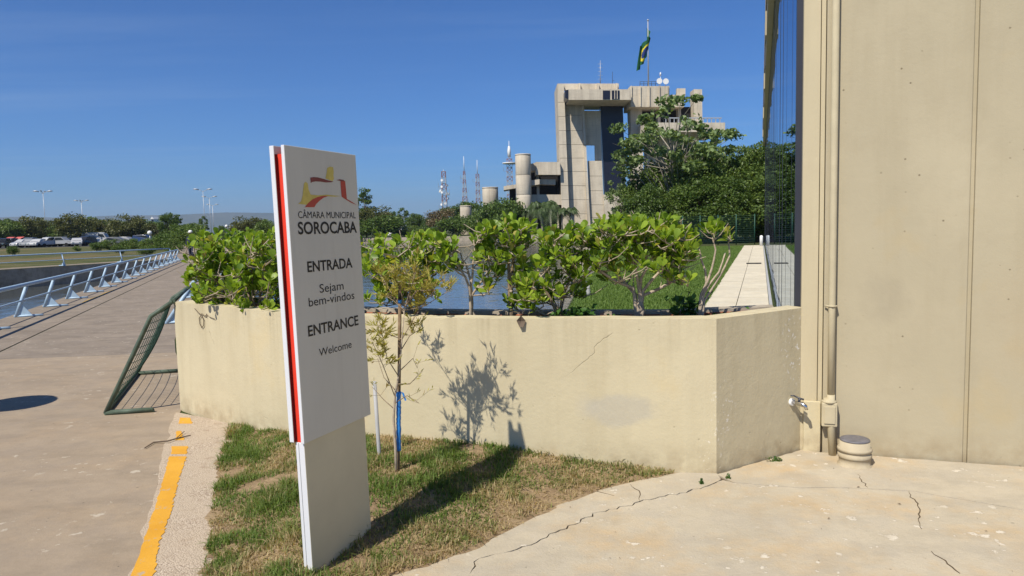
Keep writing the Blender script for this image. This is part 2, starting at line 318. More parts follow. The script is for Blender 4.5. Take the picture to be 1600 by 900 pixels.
# ---------------------------------------------------------------- mesh builders
class MB:
    def __init__(s): s.v = []; s.f = []; s.mi = []; s.sm = []
    def add(s, vs, fs, mi=0, smooth=False):
        o = len(s.v); s.v += [tuple(v) for v in vs]
        for f in fs: s.f.append(tuple(i + o for i in f)); s.mi.append(mi); s.sm.append(smooth)
        return s
    def box(s, x0, x1, y0, y1, z0, z1, mi=0):
        vs = [(x, y, z) for z in (z0, z1) for y in (y0, y1) for x in (x0, x1)]
        return s.add(vs, [(0, 2, 3, 1), (4, 5, 7, 6), (0, 1, 5, 4), (2, 6, 7, 3), (0, 4, 6, 2), (1, 3, 7, 5)], mi)
    def obox(s, o, ax, ay, az, mi=0):
        """box from corner o with edge vectors ax, ay, az"""
        o, ax, ay, az = map(Vector, (o, ax, ay, az))
        vs = [o + ax * i + ay * j + az * k for k in (0, 1) for j in (0, 1) for i in (0, 1)]
        return s.add(vs, [(0, 2, 3, 1), (4, 5, 7, 6), (0, 1, 5, 4), (2, 6, 7, 3), (0, 4, 6, 2), (1, 3, 7, 5)], mi)
    def prism(s, poly, z0, z1, mi=0):
        n = len(poly); a = sum(poly[i][0] * poly[(i + 1) % n][1] - poly[(i + 1) % n][0] * poly[i][1] for i in range(n))
        if a < 0: poly = poly[::-1]
        vs = [(p[0], p[1], z0) for p in poly] + [(p[0], p[1], z1) for p in poly]
        fs = [(i, (i + 1) % n, n + (i + 1) % n, n + i) for i in range(n)]
        s.add(vs, fs, mi)
        tri = tessellate_polygon([[Vector((p[0], p[1], 0)) for p in poly]])
        top = []
        for t in tri:
            p0, p1, p2 = (poly[k] for k in t)
            cr = (p1[0] - p0[0]) * (p2[1] - p0[1]) - (p1[1] - p0[1]) * (p2[0] - p0[0])
            top.append(t if cr > 0 else t[::-1])
        o = len(s.v) - 2 * n
        for t in top:
            s.f.append(tuple(o + n + k for k in t)); s.mi.append(mi); s.sm.append(False)
            s.f.append(tuple(o + k for k in t[::-1])); s.mi.append(mi); s.sm.append(False)
        return s
    def ypr(s, poly, d, mi=0):
        """poly: list of 3-D points in a plane facing -Y, extruded by d along +Y"""
        n = len(poly); vs = [tuple(p) for p in poly] + [(p[0], p[1] + d, p[2]) for p in poly]
        fs = [tuple(range(n)), tuple(range(2 * n - 1, n - 1, -1))] + [(i, n + i, n + (i + 1) % n, (i + 1) % n) for i in range(n)]
        return s.add(vs, fs, mi)
    def tube(s, pts, r, n=8, mi=0, cap=True):
        pts = [Vector(p) for p in pts]; k = len(pts); rs = r if isinstance(r, (list, tuple)) else [r] * k
        vs = []; prev = None
        for i, p in enumerate(pts):
            d = (pts[min(i + 1, k - 1)] - pts[max(i - 1, 0)])
            d = d.normalized() if d.length > 1e-9 else Vector((0, 0, 1))
            if prev is None:
                a = Vector((0, 0, 1)) if abs(d.z) < 0.9 else Vector((1, 0, 0)); u = d.cross(a).normalized()
            else:
                u = (prev - d * prev.dot(d)); u = u.normalized() if u.length > 1e-6 else d.orthogonal().normalized()
            prev = u; w = d.cross(u)
            for j in range(n):
                t = 2 * math.pi * j / n; vs.append(p + (u * math.cos(t) + w * math.sin(t)) * rs[i])
        fs = [(i * n + j, i * n + (j + 1) % n, (i + 1) * n + (j + 1) % n, (i + 1) * n + j) for i in range(k - 1) for j in range(n)]
        s.add(vs, fs, mi, True)
        if cap and n > 3:
            o = len(s.v) - k * n
            for f in (tuple(o + j for j in range(n))[::-1], tuple(o + (k - 1) * n + j for j in range(n))):
                s.f.append(f); s.mi.append(mi); s.sm.append(False)
        return s
    def lathe(s, c, prof, n=24, mi=0, smooth=True):
        """prof: list of (r, z) from bottom to top around vertical axis at c"""
        vs = [(c[0] + r * math.cos(2 * math.pi * j / n), c[1] + r * math.sin(2 * math.pi * j / n), c[2] + z) for r, z in prof for j in range(n)]
        k = len(prof)
        s.add(vs, [(i * n + j, i * n + (j + 1) % n, (i + 1) * n + (j + 1) % n, (i + 1) * n + j) for i in range(k - 1) for j in range(n)], mi, smooth)
        o = len(s.v) - k * n
        s.f.append(tuple(o + j for j in range(n))[::-1]); s.mi.append(mi); s.sm.append(False)
        s.f.append(tuple(o + (k - 1) * n + j for j in range(n))); s.mi.append(mi); s.sm.append(False)
        return s
    def mesh(s, name, mats, off=(0, 0, 0)):
        me = bpy.data.meshes.new(name)
        v = [(a - off[0], b - off[1], c - off[2]) for a, b, c in s.v]
        me.from_pydata(v, [], s.f)
        for m in (mats if isinstance(mats, (list, tuple)) else [mats]): me.materials.append(m)
        me.polygons.foreach_set('material_index', s.mi); me.polygons.foreach_set('use_smooth', s.sm); me.update(); return me
    def build(s, name, mats, parent=None, loc=None):
        off = ORG.get(parent.name, (0, 0, 0)) if parent else (loc or (0, 0, 0))
        me = s.mesh(name, mats, off); o = bpy.data.objects.new(name, me); COL.objects.link(o)
        if parent: o.parent = parent; ORG[o.name] = off
        else: o.location = off; ORG[o.name] = tuple(off)
        return o
ORG = {}
def tag(o, label=None, cat=None, group=None, kind=None):
    if label: o['label'] = label
    if cat: o['category'] = cat
    if group: o['group'] = group
    if kind: o['kind'] = kind
    return o
def thing(name, label, cat, loc=(0, 0, 0), group=None):
    o = bpy.data.objects.new(name, None); COL.objects.link(o); o.location = loc; o.empty_display_size = 0.2
    ORG[o.name] = tuple(loc); return tag(o, label, cat, group)
def struct(o): o['kind'] = 'structure'; return o
def link_obj(name, me, parent=None, loc=(0, 0, 0), rot=None, scale=None):
    o = bpy.data.objects.new(name, me); COL.objects.link(o); o.location = loc
    if rot is not None: o.rotation_euler = rot
    if scale is not None: o.scale = scale if isinstance(scale, (tuple, list)) else (scale,) * 3
    if parent: o.parent = parent
    return o
def dup(root, loc, rz=0.0, scale=1.0, label=None):
    r = root.copy(); COL.objects.link(r); r.location = loc; r.rotation_euler = (0, 0, rz); r.scale = (scale,) * 3 if not isinstance(scale, tuple) else scale
    if label: r['label'] = label
    for ch in root.children:
        c = ch.copy(); COL.objects.link(c); c.parent = r
        for g in ch.children:
            d = g.copy(); COL.objects.link(d); d.parent = c
    return r
def bevel(me, w, seg=2, ang=0.6):
    bm = bmesh.new(); bm.from_mesh(me); bmesh.ops.remove_doubles(bm, verts=bm.verts, dist=1e-5)
    es = [e for e in bm.edges if len(e.link_faces) == 2 and e.calc_face_angle(0) > ang]
    bmesh.ops.bevel(bm, geom=es, offset=w, segments=seg, affect='EDGES', profile=0.5, clamp_overlap=True)
    bm.to_mesh(me); bm.free(); me.update()
def np_mesh(name, verts, nper, tris_idx, mat, attr=None):
    """verts (N*nper,3); tris_idx: list of faces over nper verts, repeated N times"""
    N = len(verts) // nper
    me = bpy.data.meshes.new(name)
    faces = tris_idx; lens = np.array([len(f) for f in faces]); flat = np.concatenate([np.array(f) for f in faces])
    allf = (flat[None, :] + (np.arange(N) * nper)[:, None]).ravel()
    tot = np.tile(lens, N); start = np.concatenate([[0], np.cumsum(tot)[:-1]])
    me.vertices.add(len(verts)); me.vertices.foreach_set('co', np.asarray(verts, dtype=np.float32).ravel())
    me.loops.add(len(allf)); me.loops.foreach_set('vertex_index', allf.astype(np.int32))
    me.polygons.add(len(tot)); me.polygons.foreach_set('loop_start', start.astype(np.int32)); me.polygons.foreach_set('loop_total', tot.astype(np.int32))
    me.materials.append(mat); me.update(calc_edges=True); me.validate()
    if attr is not None:
        a = me.attributes.new(attr[0], 'FLOAT', 'POINT'); a.data.foreach_set('value', np.repeat(attr[1], nper).astype(np.float32))
    return me
def leaf_cards(c, size, rng, up=0.3, aspect=0.6):
    """folded rhombic leaves at centres c"""
    n = len(c); d = rng.normal(size=(n, 3)); d[:, 2] -= 0.15; d /= np.linalg.norm(d, axis=1)[:, None]
    nr = rng.normal(size=(n, 3)); nr[:, 2] += up * 2; w = np.cross(d, nr); w /= np.linalg.norm(w, axis=1)[:, None] + 1e-9
    nn = np.cross(w, d); s = size * rng.uniform(0.65, 1.3, n)[:, None]
    v = np.stack([c - d * s * 0.5, c + w * s * aspect * 0.5 + nn * s * 0.10, c + d * s * 0.5, c - w * s * aspect * 0.5 + nn * s * 0.10], 1)
    return v.reshape(-1, 3)

# ================================================================= SETTING: land, water, paving
RND = random.Random(7)
def xe(y): return -10.3 - (y - 14.6) * 0.3565           # canal edge of the promenade
LAKE = [(-3.05, 7.4), (0.1, 6.6), (0.8, 12.0), (1.9, 20.0), (5.1, 36.0), (7.0, 55.0), (20.0, 100.0), (45.0, 126.0), (30.0, 135.5), (12.0, 137.0), (0.0, 138.5),
        (-14.0, 141.0), (-30.0, 147.0), (-46.0, 118.0), (-16.3, 48.0), (-8.5, 19.5), (-4.85, 10.4)]
CANAL = [(xe(-8), -8.0), (xe(14.6), 14.6), (xe(30), 30.0), (-22.2, 47.2), (-23.1, 45.2), (-24.6, 42.0), (-27.3, 35.0), (-40.0, 5.0), (-44.0, -8.0)]
def land_sheet():
    b = MB(); R = 9500.0
    outer = [(-R, -400.0), (R, -400.0), (R, R), (-R, R)]
    loops = [outer, LAKE, CANAL]
    tri = tessellate_polygon([[Vector((p[0], p[1], 0)) for p in lp] for lp in loops])
    flat = [p for lp in loops for p in lp]
    fs = []
    for t in tri:
        p0, p1, p2 = (flat[k] for k in t)
        cr = (p1[0] - p0[0]) * (p2[1] - p0[1]) - (p1[1] - p0[1]) * (p2[0] - p0[0]); fs.append(t if cr > 0 else tuple(t)[::-1])
    b.add([(p[0], p[1], 0.0) for p in flat], fs, 0)
    for lp in (LAKE, CANAL):
        n = len(lp); vs = [(p[0], p[1], 0.0) for p in lp] + [(p[0], p[1], -2.0) for p in lp]
        b.add(vs, [(i, (i + 1) % n, n + (i + 1) % n, n + i) for i in range(n)], 1)
    return b.build('ground', [M['land'], M['bank']])
struct(land_sheet())
b = MB(); b.add([(-130, -9, -1.0), (130, -9, -1.0), (130, 170, -1.0), (-130, 170, -1.0)], [(0, 1, 2, 3)]); struct(b.build('lake', M['water']))
b = MB(); b.add([(-130, -9, -1.9), (130, -9, -1.9), (130, 170, -1.9), (-130, 170, -1.9)], [(0, 1, 2, 3)]); struct(b.build('lake_bed', M['dirt']))

def jag(pts, amp, step, seed):
    """subdivide an open polyline and jitter it"""
    r = random.Random(seed); out = []
    for a, c in zip(pts[:-1], pts[1:]):
        L = math.hypot(c[0] - a[0], c[1] - a[1]); n = max(1, int(L / step)); nx, ny = -(c[1] - a[1]) / L, (c[0] - a[0]) / L
        for i in range(n):
            t = i / n; k = amp * r.uniform(-1, 1) if (i or out) else 0
            out.append((a[0] + (c[0] - a[0]) * t + nx * k, a[1] + (c[1] - a[1]) * t + ny * k))
    out.append(tuple(pts[-1])); return out
def offset_line(pts, d):
    out = []
    for i, p in enumerate(pts):
        a = pts[max(i - 1, 0)]; c = pts[min(i + 1, len(pts) - 1)]
        L = math.hypot(c[0] - a[0], c[1] - a[1]); out.append((p[0] - (c[1] - a[1]) / L * d, p[1] + (c[0] - a[0]) / L * d))
    return out

def ragged(pts, d, amp, seed):
    r = random.Random(seed); o = offset_line(pts, 1.0)
    return [(p[0] + (q[0] - p[0]) * k, p[1] + (q[1] - p[1]) * k) for p, q in zip(pts, o) for k in (d + r.uniform(-amp, amp) * (1 if r.random() < 0.75 else 2.2),)]
# planter front line (plan) - from the top edge of the wall, 1 m high
def smooth_poly(pts, k=4):
    out = []
    for i in range(len(pts) - 1):
        p0 = Vector(pts[max(i - 1, 0)]); p1 = Vector(pts[i]); p2 = Vector(pts[i + 1]); p3 = Vector(pts[min(i + 2, len(pts) - 1)])
        for j in range(k):
            t = j / k
            out.append(tuple(0.5 * ((2 * p1) + (p2 - p0) * t + (2 * p0 - 5 * p1 + 4 * p2 - p3) * t * t + (3 * p1 - p0 - 3 * p2 + p3) * t ** 3)))
    out.append(tuple(pts[-1])); return out
PF = smooth_poly([(-3.06, 6.50), (-2.77, 6.235), (-2.31, 5.88), (-1.76, 5.43), (-1.3, 5.16), (-0.89, 4.975), (-0.45, 4.82), (0.0, 4.70), (0.8, 4.54), (1.265, 4.46)], 4)
PE = (2.005, 4.925)                                      # end of the right facet, at the building pillar

# promenade: edge strip along the canal, groove, main slabs
walk = thing('promenade', None, None, (-6, 12, 0)); walk['kind'] = 'structure'
def gx(y):                                               # groove between edge strip and main slab
    return xe(y) + 1.45
ys = [-8, 0, 6, 12, 18, 24, 30, 36, 42, 47]
strip = [(xe(y) + 0.0, y) for y in ys] + [(gx(y) - 0.03, y) for y in ys[::-1]]
MB().prism(strip, -0.02, 0.010).build('edge_strip', M['walk_far'], walk)
def wr(y):                                               # right edge of promenade
    pts = [(-8, 2.0), (-1, -0.33), g2(206, 960)[::-1], g2(206, 900)[::-1], g2(240, 780)[::-1], g2(262, 690)[::-1], g2(275, 646)[::-1], (6.6, -3.0), (7.3, -3.3), (10.4, -4.95), (19.5, -8.6), (48, -16.4)]
    for (a, xa), (c, xc) in zip(pts[:-1], pts[1:]):
        if y <= c: return xa + (xc - xa) * (y - a) / (c - a)
    return pts[-1][1]
def wslab(name, y0, y1, mat, skew0=0.0, skew1=0.0):
    n = 8; L = []; R_ = []
    for i in range(n + 1):
        y = y0 + (y1 - y0) * i / n; L.append((gx(y + (skew0 if i == 0 else skew1 if i == n else 0)), y + (skew0 if i == 0 else skew1 if i == n else 0)))
    for i in range(n, -1, -1):
        y = y0 + (y1 - y0) * i / n; R_.append((wr(y), y))
    MB().prism(L + R_, -0.02, 0.008).build(name, mat, walk)
wslab('slab', -8, 9.72, M['walk'], 0, -0.25)
wslab('slab', 9.73, 19.4, M['walk_far'], -0.25, -0.3)
wslab('slab', 19.42, 29.4, M['walk_far'], -0.3, -0.3)
wslab('slab', 29.42, 47.5, M['walk_far'], -0.3, 0)
# old yellow line on the edge strip
yl = [(xe(y) + 0.85 + 0.03 * math.sin(y * 3), y) for y in np.arange(17.5, 22, 0.5)]
MB().prism(yl + offset_line(yl, -0.07)[::-1], 0.0, 0.013).build('painted_line', M['yellow_worn'], walk)
# road joining at the far end, asphalt car park
struct(MB().prism([(-24, 47.6), (-14, 47.6), (-30, 110), (-60, 160), (-85, 160), (-45, 100)], -0.02, 0.006).build('road', M['walk_far']))
struct(MB().prism([(-150, 117), (-52, 124), (-50, 152), (-170, 156)], -0.02, 0.006).build('car_park', M['asphalt']))
struct(MB().prism([(-80, 20), (-41, 5), (-28, 35.2), (-23.8, 45.2), (-25, 50), (-50, 122), (-150, 114), (-150, 50)], -0.02, 0.004).build('dry_grass_field', M['field']))
struct(MB().prism([(-40.6, 4), (-27.7, 35.2), (-22.9, 47.2), (-24.4, 47.4), (-29.2, 35.6), (-42.2, 4)], -0.02, 0.009).build('path', M['walk_far']))

# rough kerb strip with the yellow line
kerb = thing('kerb_strip', None, None, (-1.9, 4, 0)); kerb['kind'] = 'structure'
KL = [(-0.35, -1.0), g2(206, 960), g2(206, 900), g2(240, 780), g2(262, 690), g2(275, 646)]
KR = [(0.25, -1.0), g2(330, 960), g2(328, 900), g2(345, 770), g2(368, 664)]
kpoly = jag(KL, 0.02, 0.12, 3) + [(-2.98, 6.35)] + KR[::-1]
MB().prism(kpoly, -0.02, 0.0115).build('rough_band', M['aggregate'], kerb)
def dash(rows, seed):
    L = jag([g2(x0, y) for y, x0, x1 in rows], 0.005, 0.05, seed); R_ = jag([g2(x1, y) for y, x0, x1 in rows], 0.008, 0.021, seed + 1)
    MB().prism(L + R_[::-1], 0.005, 0.0145).build('painted_line', M['yellow'], kerb)
dash([(960, 183, 220), (900, 207, 242), (850, 224, 250), (800, 241, 269), (760, 253, 277), (730, 261, 288), (716, 265, 291)], 21)
dash([(712, 267, 291), (700, 268, 294)], 31)
dash([(690, 274, 288), (676, 276, 282)], 41)
dash([(664, 279, 301), (655, 281, 297)], 51)

# apron: concrete broken into pieces along its cracks; gaps show the dirt below
apron = thing('apron', None, None, (1, 3.5, 0)); apron['kind'] = 'structure'
struct(MB().prism([(-0.6, -3), (9, -3), (9, 3.4), (2.1, 5.0), (1.25, 4.6), (0.95, 4.7), (-0.5, 3.4)], -0.03, 0.003).build('apron_bed', M['dirt']))
bedR = [g2(1062, 741), g2(1000, 753), g2(940, 768), g2(870, 793), g2(800, 830), g2(735, 862), g2(680, 884), g2(615, 903)]
crA = jag([g2(1128, 752), g2(1085, 768), g2(1000, 787), g2(930, 806), g2(860, 838), g2(800, 866), g2(748, 876), g2(737, 900), (-0.12, 2.9), (-0.2, -3)], 0.015, 0.035, 5)
crB = jag([g2(1146, 757), g2(1250, 765), g2(1330, 765), g2(1430, 771), g2(1600, 800), (9, 2.6)], 0.004, 0.12, 9)
base_wall = [(1.2, 4.45), (1.4, 4.50), (2.02, 4.86), (9, 2.55)]
p1 = [(1.27, 4.48)] + bedR + [(-1.0, 2.2), (-0.7, -3)] + ragged(crA, -0.0028, 0.0028, 1)[::-1]
MB().prism(p1, -0.02, 0.012).build('concrete_piece', M['apron'], apron)
p2 = [(1.262, 4.445)] + jag([(1.275, 4.450), (2.0, 4.90), (2.03, 4.842), (9.0, 2.445)], 0.006, 0.045, 91) + offset_line(crB, 0.002)[::-1]
MB().prism(p2, -0.02, 0.0125).build('concrete_piece', M['apron'], apron)
p3 = ragged(crA, 0.0035, 0.0035, 2) + [(9, -3)] + offset_line(crB, -0.0018)[::-1]
MB().prism(p3, -0.02, 0.0105).build('concrete_piece', M['apron'], apron)
for k, cp_ in enumerate(([g2(1340, 744), g2(1348, 756), g2(1356, 765)], [g2(1420, 770), g2(1424, 780), g2(1440, 800), g2(1434, 818), g2(1440, 830)], [g2(1455, 865), g2(1475, 880), g2(1500, 900)],
                         [g2(960, 778), g2(930, 770), g2(905, 768)], [g2(1000, 786), g2(998, 770), g2(985, 760)])):
    q = jag(cp_, 0.008, 0.03, 70 + k); w = 0.0016
    n_ = len(q); o_ = offset_line(q, 1.0); tw = [0.0004 + w * 1.5 * math.sin(math.pi * (i_ + .3) / n_) * (0.5 + ((i_ * 7919) % 13) / 13) for i_ in range(n_)]
    MB().prism([(p[0] + (u[0] - p[0]) * t_, p[1] + (u[1] - p[1]) * t_) for p, u, t_ in zip(q, o_, tw)] + [(p[0] - (u[0] - p[0]) * t_, p[1] - (u[1] - p[1]) * t_) for p, u, t_ in zip(q, o_, tw)][::-1], 0.005, 0.0132).build('crack', M['dirt'], apron)

# grass bed: a low mound
from mathutils import noise as mnoise
BED = [(-1.2, 2.0)] + [g2(318, 900), g2(330, 800), g2(342, 720), g2(360, 666)] + [(p[0] + 0.0, p[1] + 0.05) for p in PF if p[0] > -2.3 and p[0] < 1.02] + [g2(1056, 742)] + bedR[1:] + [(-0.75, 2.1)]
EDGES = [g2(318, 900), g2(330, 800), g2(342, 720), g2(360, 666)], bedR
def inside(x, y, poly):
    c = False; j = len(poly) - 1
    for i in range(len(poly)):
        if (poly[i][1] > y) != (poly[j][1] > y) and x < (poly[j][0] - poly[i][0]) * (y - poly[i][1]) / (poly[j][1] - poly[i][1]) + poly[i][0]: c = not c
        j = i
    return c
def seg_d(x, y, line):
    m = 9e9
    for a, c in zip(line[:-1], line[1:]):
        dx_, dy_ = c[0] - a[0], c[1] - a[1]; t = max(0, min(1, ((x - a[0]) * dx_ + (y - a[1]) * dy_) / (dx_ * dx_ + dy_ * dy_)))
        m = min(m, math.hypot(x - a[0] - dx_ * t, y - a[1] - dy_ * t))
    return m
def bed_h(x, y):
    d = min(seg_d(x, y, EDGES[0]), seg_d(x, y, EDGES[1])) * (1 if inside(x, y, BED) else -1)
    nz = mnoise.noise((x * 5, y * 5, 0)) * 0.05
    t = max(0.0, min(1.0, (d + nz) / 0.95)); h = 0.015 + 0.135 * t * t * (3 - 2 * t) + 0.012 * mnoise.noise((x * 6, y * 6, 3))
    return h if d + nz > 0 else 0.015 + (d + nz) * 0.4
nx_, ny_ = 78, 92; x0_, x1_, y0_, y1_ = -2.6, 1.3, 1.9, 6.3
gv = []; 
for j in range(ny_ + 1):
    for i in range(nx_ + 1):
        x = x0_ + (x1_ - x0_) * i / nx_; y = y0_ + (y1_ - y0_) * j / ny_; gv.append((x, y, max(-0.06, bed_h(x, y))))
gf = [(j * (nx_ + 1) + i, j * (nx_ + 1) + i + 1, (j + 1) * (nx_ + 1) + i + 1, (j + 1) * (nx_ + 1) + i) for j in range(ny_) for i in range(nx_)
      if max(gv[j * (nx_ + 1) + i][2], gv[j * (nx_ + 1) + i + 1][2], gv[(j + 1) * (nx_ + 1) + i + 1][2], gv[(j + 1) * (nx_ + 1) + i][2]) > -0.03]
b = MB(); b.add(gv, gf, 0, True); struct(b.build('grass_bed', M['soil']))

def blades(name, pts, hmin, hmax, width, mat, dry, rng, lean=0.5, hscale=None):
    n = len(pts); h = rng.uniform(hmin, hmax, n)
    if hscale is not None: h = h * hscale
    a = rng.uniform(0, 2 * np.pi, n); le = rng.normal(0, lean, n)
    d = np.stack([np.cos(a), np.sin(a), np.zeros(n)], 1); w = np.stack([-np.sin(a), np.cos(a), np.zeros(n)], 1) * (width * rng.uniform(0.6, 1.4, n))[:, None]
    up = np.array([0, 0, 1.0]); mid = pts + up * (h * 0.55)[:, None] + d * (h * le * 0.35)[:, None]
    tip = pts + up * (h * np.clip(1 - 0.25 * np.abs(le), 0.35, 1))[:, None] + d * (h * le * 1.1)[:, None]
    v = np.stack([pts - w * 0.5, pts + w * 0.5, mid + w * 0.4, mid - w * 0.4, tip], 1).reshape(-1, 3)
    return np_mesh(name, v, 5, [(0, 1, 2, 3), (3, 2, 4)], mat, ('dry', dry))
rg = np.random.default_rng(11)
def bed_dry(x, y):
    de = seg_d(x, y, EDGES[1]); dl = seg_d(x, y, EDGES[0])
    v = 0.10 + 0.9 * mnoise.noise((x * 2.1, y * 2.1, 9)) + 0.7 * mnoise.noise((x * 6, y * 6, 4)) + 0.55 * max(0, 1 - de / 0.55) + 0.25 * max(0, 1 - dl / 0.2)
    if y > 4.5 and x > 0.0: v += 0.25
    return v
pts = []; dr = []; hs = []
tries = 0
while len(pts) < 46000 and tries < 150000:
    tries += 1
    x = RND.uniform(-2.45, 1.1); y = RND.uniform(2.2, 6.05)
    if not inside(x, y, BED): continue
    wall = min(abs(x - p[0]) + abs(y - p[1]) for p in PF[::3])
    z = bed_h(x, y)
    if z < 0.012: continue
    dv = bed_dry(x, y)
    if RND.random() < (0.75 if dv > 0.95 else 0.4 if dv > 0.7 else 0.0) or RND.random() < 2.6 * (mnoise.noise((x * 3.1, y * 3.1, 33)) + 0.5 * mnoise.noise((x * 11, y * 11, 41)) - 0.18): continue
    hf = 0.55 + 0.6 * max(-0.3, mnoise.noise((x * 3.3, y * 3.3, 20))) - 0.18 * min(1, max(0, dv))
    pts.append((x, y, z - 0.004)); dr.append(1.0 if RND.random() < dv else max(0.0, min(0.5, dv * 0.5))); hs.append(max(0.22, hf * 0.78))
gm = blades('grass', np.array(pts), 0.045, 0.13, 0.0052, M['grass'], np.array(dr), rg, 0.85, np.array(hs))
tag(link_obj('grass', gm), 'short patchy green and straw grass on the bed around the sign', 'grass', None, 'stuff')
# loose straw lying flat
pts = []
for _ in range(9000):
    x = RND.uniform(-2.4, 1.1); y = RND.uniform(2.3, 6.0)
    if inside(x, y, BED) and bed_h(x, y) > 0.0 and RND.random() < 0.15 + 0.8 * bed_dry(x, y): pts.append((x, y, bed_h(x, y) + RND.uniform(0.0, 0.012)))
pts = np.array(pts); n = len(pts); a = rg.uniform(0, 6.283, n); d = np.stack([np.cos(a), np.sin(a), rg.normal(0, 0.2, n)], 1) * rg.uniform(0.02, 0.06, n)[:, None]
w = np.stack([-np.sin(a), np.cos(a), np.zeros(n)], 1) * 0.0016
sv = np.stack([pts - d * 0.5 - w, pts - d * 0.5 + w, pts + d * 0.5 + w, pts + d * 0.5 - w], 1).reshape(-1, 3)
tag(link_obj('straw', np_mesh('straw', sv, 4, [(0, 1, 2, 3)], M['grass'], ('dry', np.ones(n)))), 'loose dry straw lying between the grass of the bed', 'straw', None, 'stuff')

# dry leaf bits and grit blown over the paving
rl = random.Random(77); c_ = []
for _ in range(190):
    if rl.random() < 0.5: x, y = rl.uniform(-0.3, 3.6), rl.uniform(1.6, 4.3)
    else: y = rl.uniform(2.0, 14) ; x = rl.uniform(gx(y) + 0.1, wr(y) - 0.05)
    if inside(x, y, BED) or y > 4.86 - 0.344 * (x - 2.03) - 0.03 or (x > -3.1 and y > 5.5): continue
    c_.append((x, y, 0.016))
c_ = np.array(c_); n = len(c_); a_ = rg.uniform(0, 6.283, n); sz_ = (0.003 + 0.011 * rg.random(n) ** 2.5)[:, None]; d_ = np.stack([np.cos(a_), np.sin(a_), np.zeros(n)], 1) * sz_; w_ = np.stack([-np.sin(a_), np.cos(a_), np.zeros(n)], 1) * sz_ * 0.4; up_ = np.array([0, 0, 1.0]) * sz_ * 0.25
sv = np.stack([c_ - d_, c_ + w_ + up_, c_ + d_, c_ - w_ + up_], 1).reshape(-1, 3)
M['litter'] = simple('dry_leaf_litter', (0.17, 0.12, 0.075), 0.9, 0.1, 0, 0.4, 2)
tag(link_obj('leaf_litter', np_mesh('leaf_litter', sv, 4, [(0, 1, 2), (0, 2, 3)], M['litter'])), 'tiny dry leaf bits scattered over the concrete', 'litter', None, 'stuff')

# ---------------------------------------------------------------- lawn, terrace behind the planter
FD = Vector((0.3256, 0.9455, 0)); FN = Vector((-0.9455, 0.3256, 0))      # facade direction and outward normal
G0 = Vector((1.985, 5.02, 0))                                             # near end of the glass line
FLEN = 43.5
def fac(s, o, z=0.0): return G0 + FD * s + FN * o + Vector((0, 0, z))
TW = 1.22
a0, a1 = fac(0.25, TW), fac(FLEN, TW)
struct(MB().prism([(1.3, 5.6), (a0.x, a0.y), (a1.x, a1.y), (a1.x - 2.5, a1.y + 0.9), (6.2, 50.0), (5.15, 36.0), (1.95, 20.0), (0.85, 12.0), (0.15, 6.62)], -0.02, 0.004).build('lawn', M['lawn']))
pts = []
while len(pts) < 60000:
    s = FLEN * RND.random() ** 1.25; o = RND.uniform(TW - 0.02, 14)
    p = fac(s, o)
    if p.y < 11 or p.y > 48.5: continue
    lx = 1.95 + (p.y - 20) * 0.2 if p.y > 20 else 0.85 + (p.y - 12) * 0.1375
    if p.x < lx: continue
    if RND.random() > 14.0 / max(14, p.y): continue
    pts.append((p.x, p.y, 0.003))
lm = blades('lawn_grass', np.array(pts), 0.03, 0.07, 0.013, M['lawn_blade'], np.zeros(len(pts)), rg, 0.5)
tag(link_obj('lawn_grass', lm), 'mown green lawn grass beside the pale terrace', 'grass', None, 'stuff')
ter = thing('terrace', None, None, tuple(fac(20, 0.6))); ter['kind'] = 'structure'
s = 0.3
k = 0
while s < FLEN:
    L = 1.95 + RND.uniform(-0.15, 0.15)
    for o0, o1 in ((0.085, 0.66), (0.672, TW)):
        e = min(s + L - 0.022, FLEN)
        MB().prism([tuple(fac(s, o0))[:2], tuple(fac(e, o0))[:2], tuple(fac(e, o1))[:2], tuple(fac(s, o1))[:2]], -0.01, 0.030 + RND.uniform(-0.004, 0.004)).build('slab', M['terrace'], ter)
    s += L
MB().prism([tuple(fac(0.3, 0.02))[:2], tuple(fac(FLEN, 0.02))[:2], tuple(fac(FLEN, 0.075))[:2], tuple(fac(0.3, 0.075))[:2]], -0.01, 0.022).build('grey_channel', M['pvc'], ter)
# dark drain slot across the terrace
dr_s = (G(1200, 413).y - G0.y) / FD.y
g = MB()
for i in range(5): g.obox(fac(dr_s - 0.28 + i * 0.12, 0.2, 0.036), FD * 0.09, FN * 0.52, (0, 0, 0.012))
tag(g.build('drain_grate', M['rubber'], None, tuple(fac(dr_s, 0.45))), 'dark slotted drain grate set across the pale terrace', 'drain')

# ================================================================= PLANTER
pl = thing('planter', 'long beige rendered planter wall with a bent right end, filled with shrubs', 'planter', (0, 5, 0))
front = PF + [PE]
def miter_offset(pts, d):
    out = []
    for i, p in enumerate(pts):
        ns = []
        if i > 0: a = pts[i - 1]; L = math.hypot(p[0] - a[0], p[1] - a[1]); ns.append((-(p[1] - a[1]) / L, (p[0] - a[0]) / L))
        if i < len(pts) - 1: a = pts[i + 1]; L = math.hypot(p[0] - a[0], p[1] - a[1]); ns.append((-(a[1] - p[1]) / L, (a[0] - p[0]) / L))
        nx = sum(q[0] for q in ns) / len(ns); ny = sum(q[1] for q in ns) / len(ns); l2 = nx * nx + ny * ny
        out.append((p[0] + nx / l2 * d, p[1] + ny / l2 * d))
    return out
o13 = miter_offset(front, 0.14); o50 = miter_offset(PF, 0.52); o62 = miter_offset(PF, 0.64)
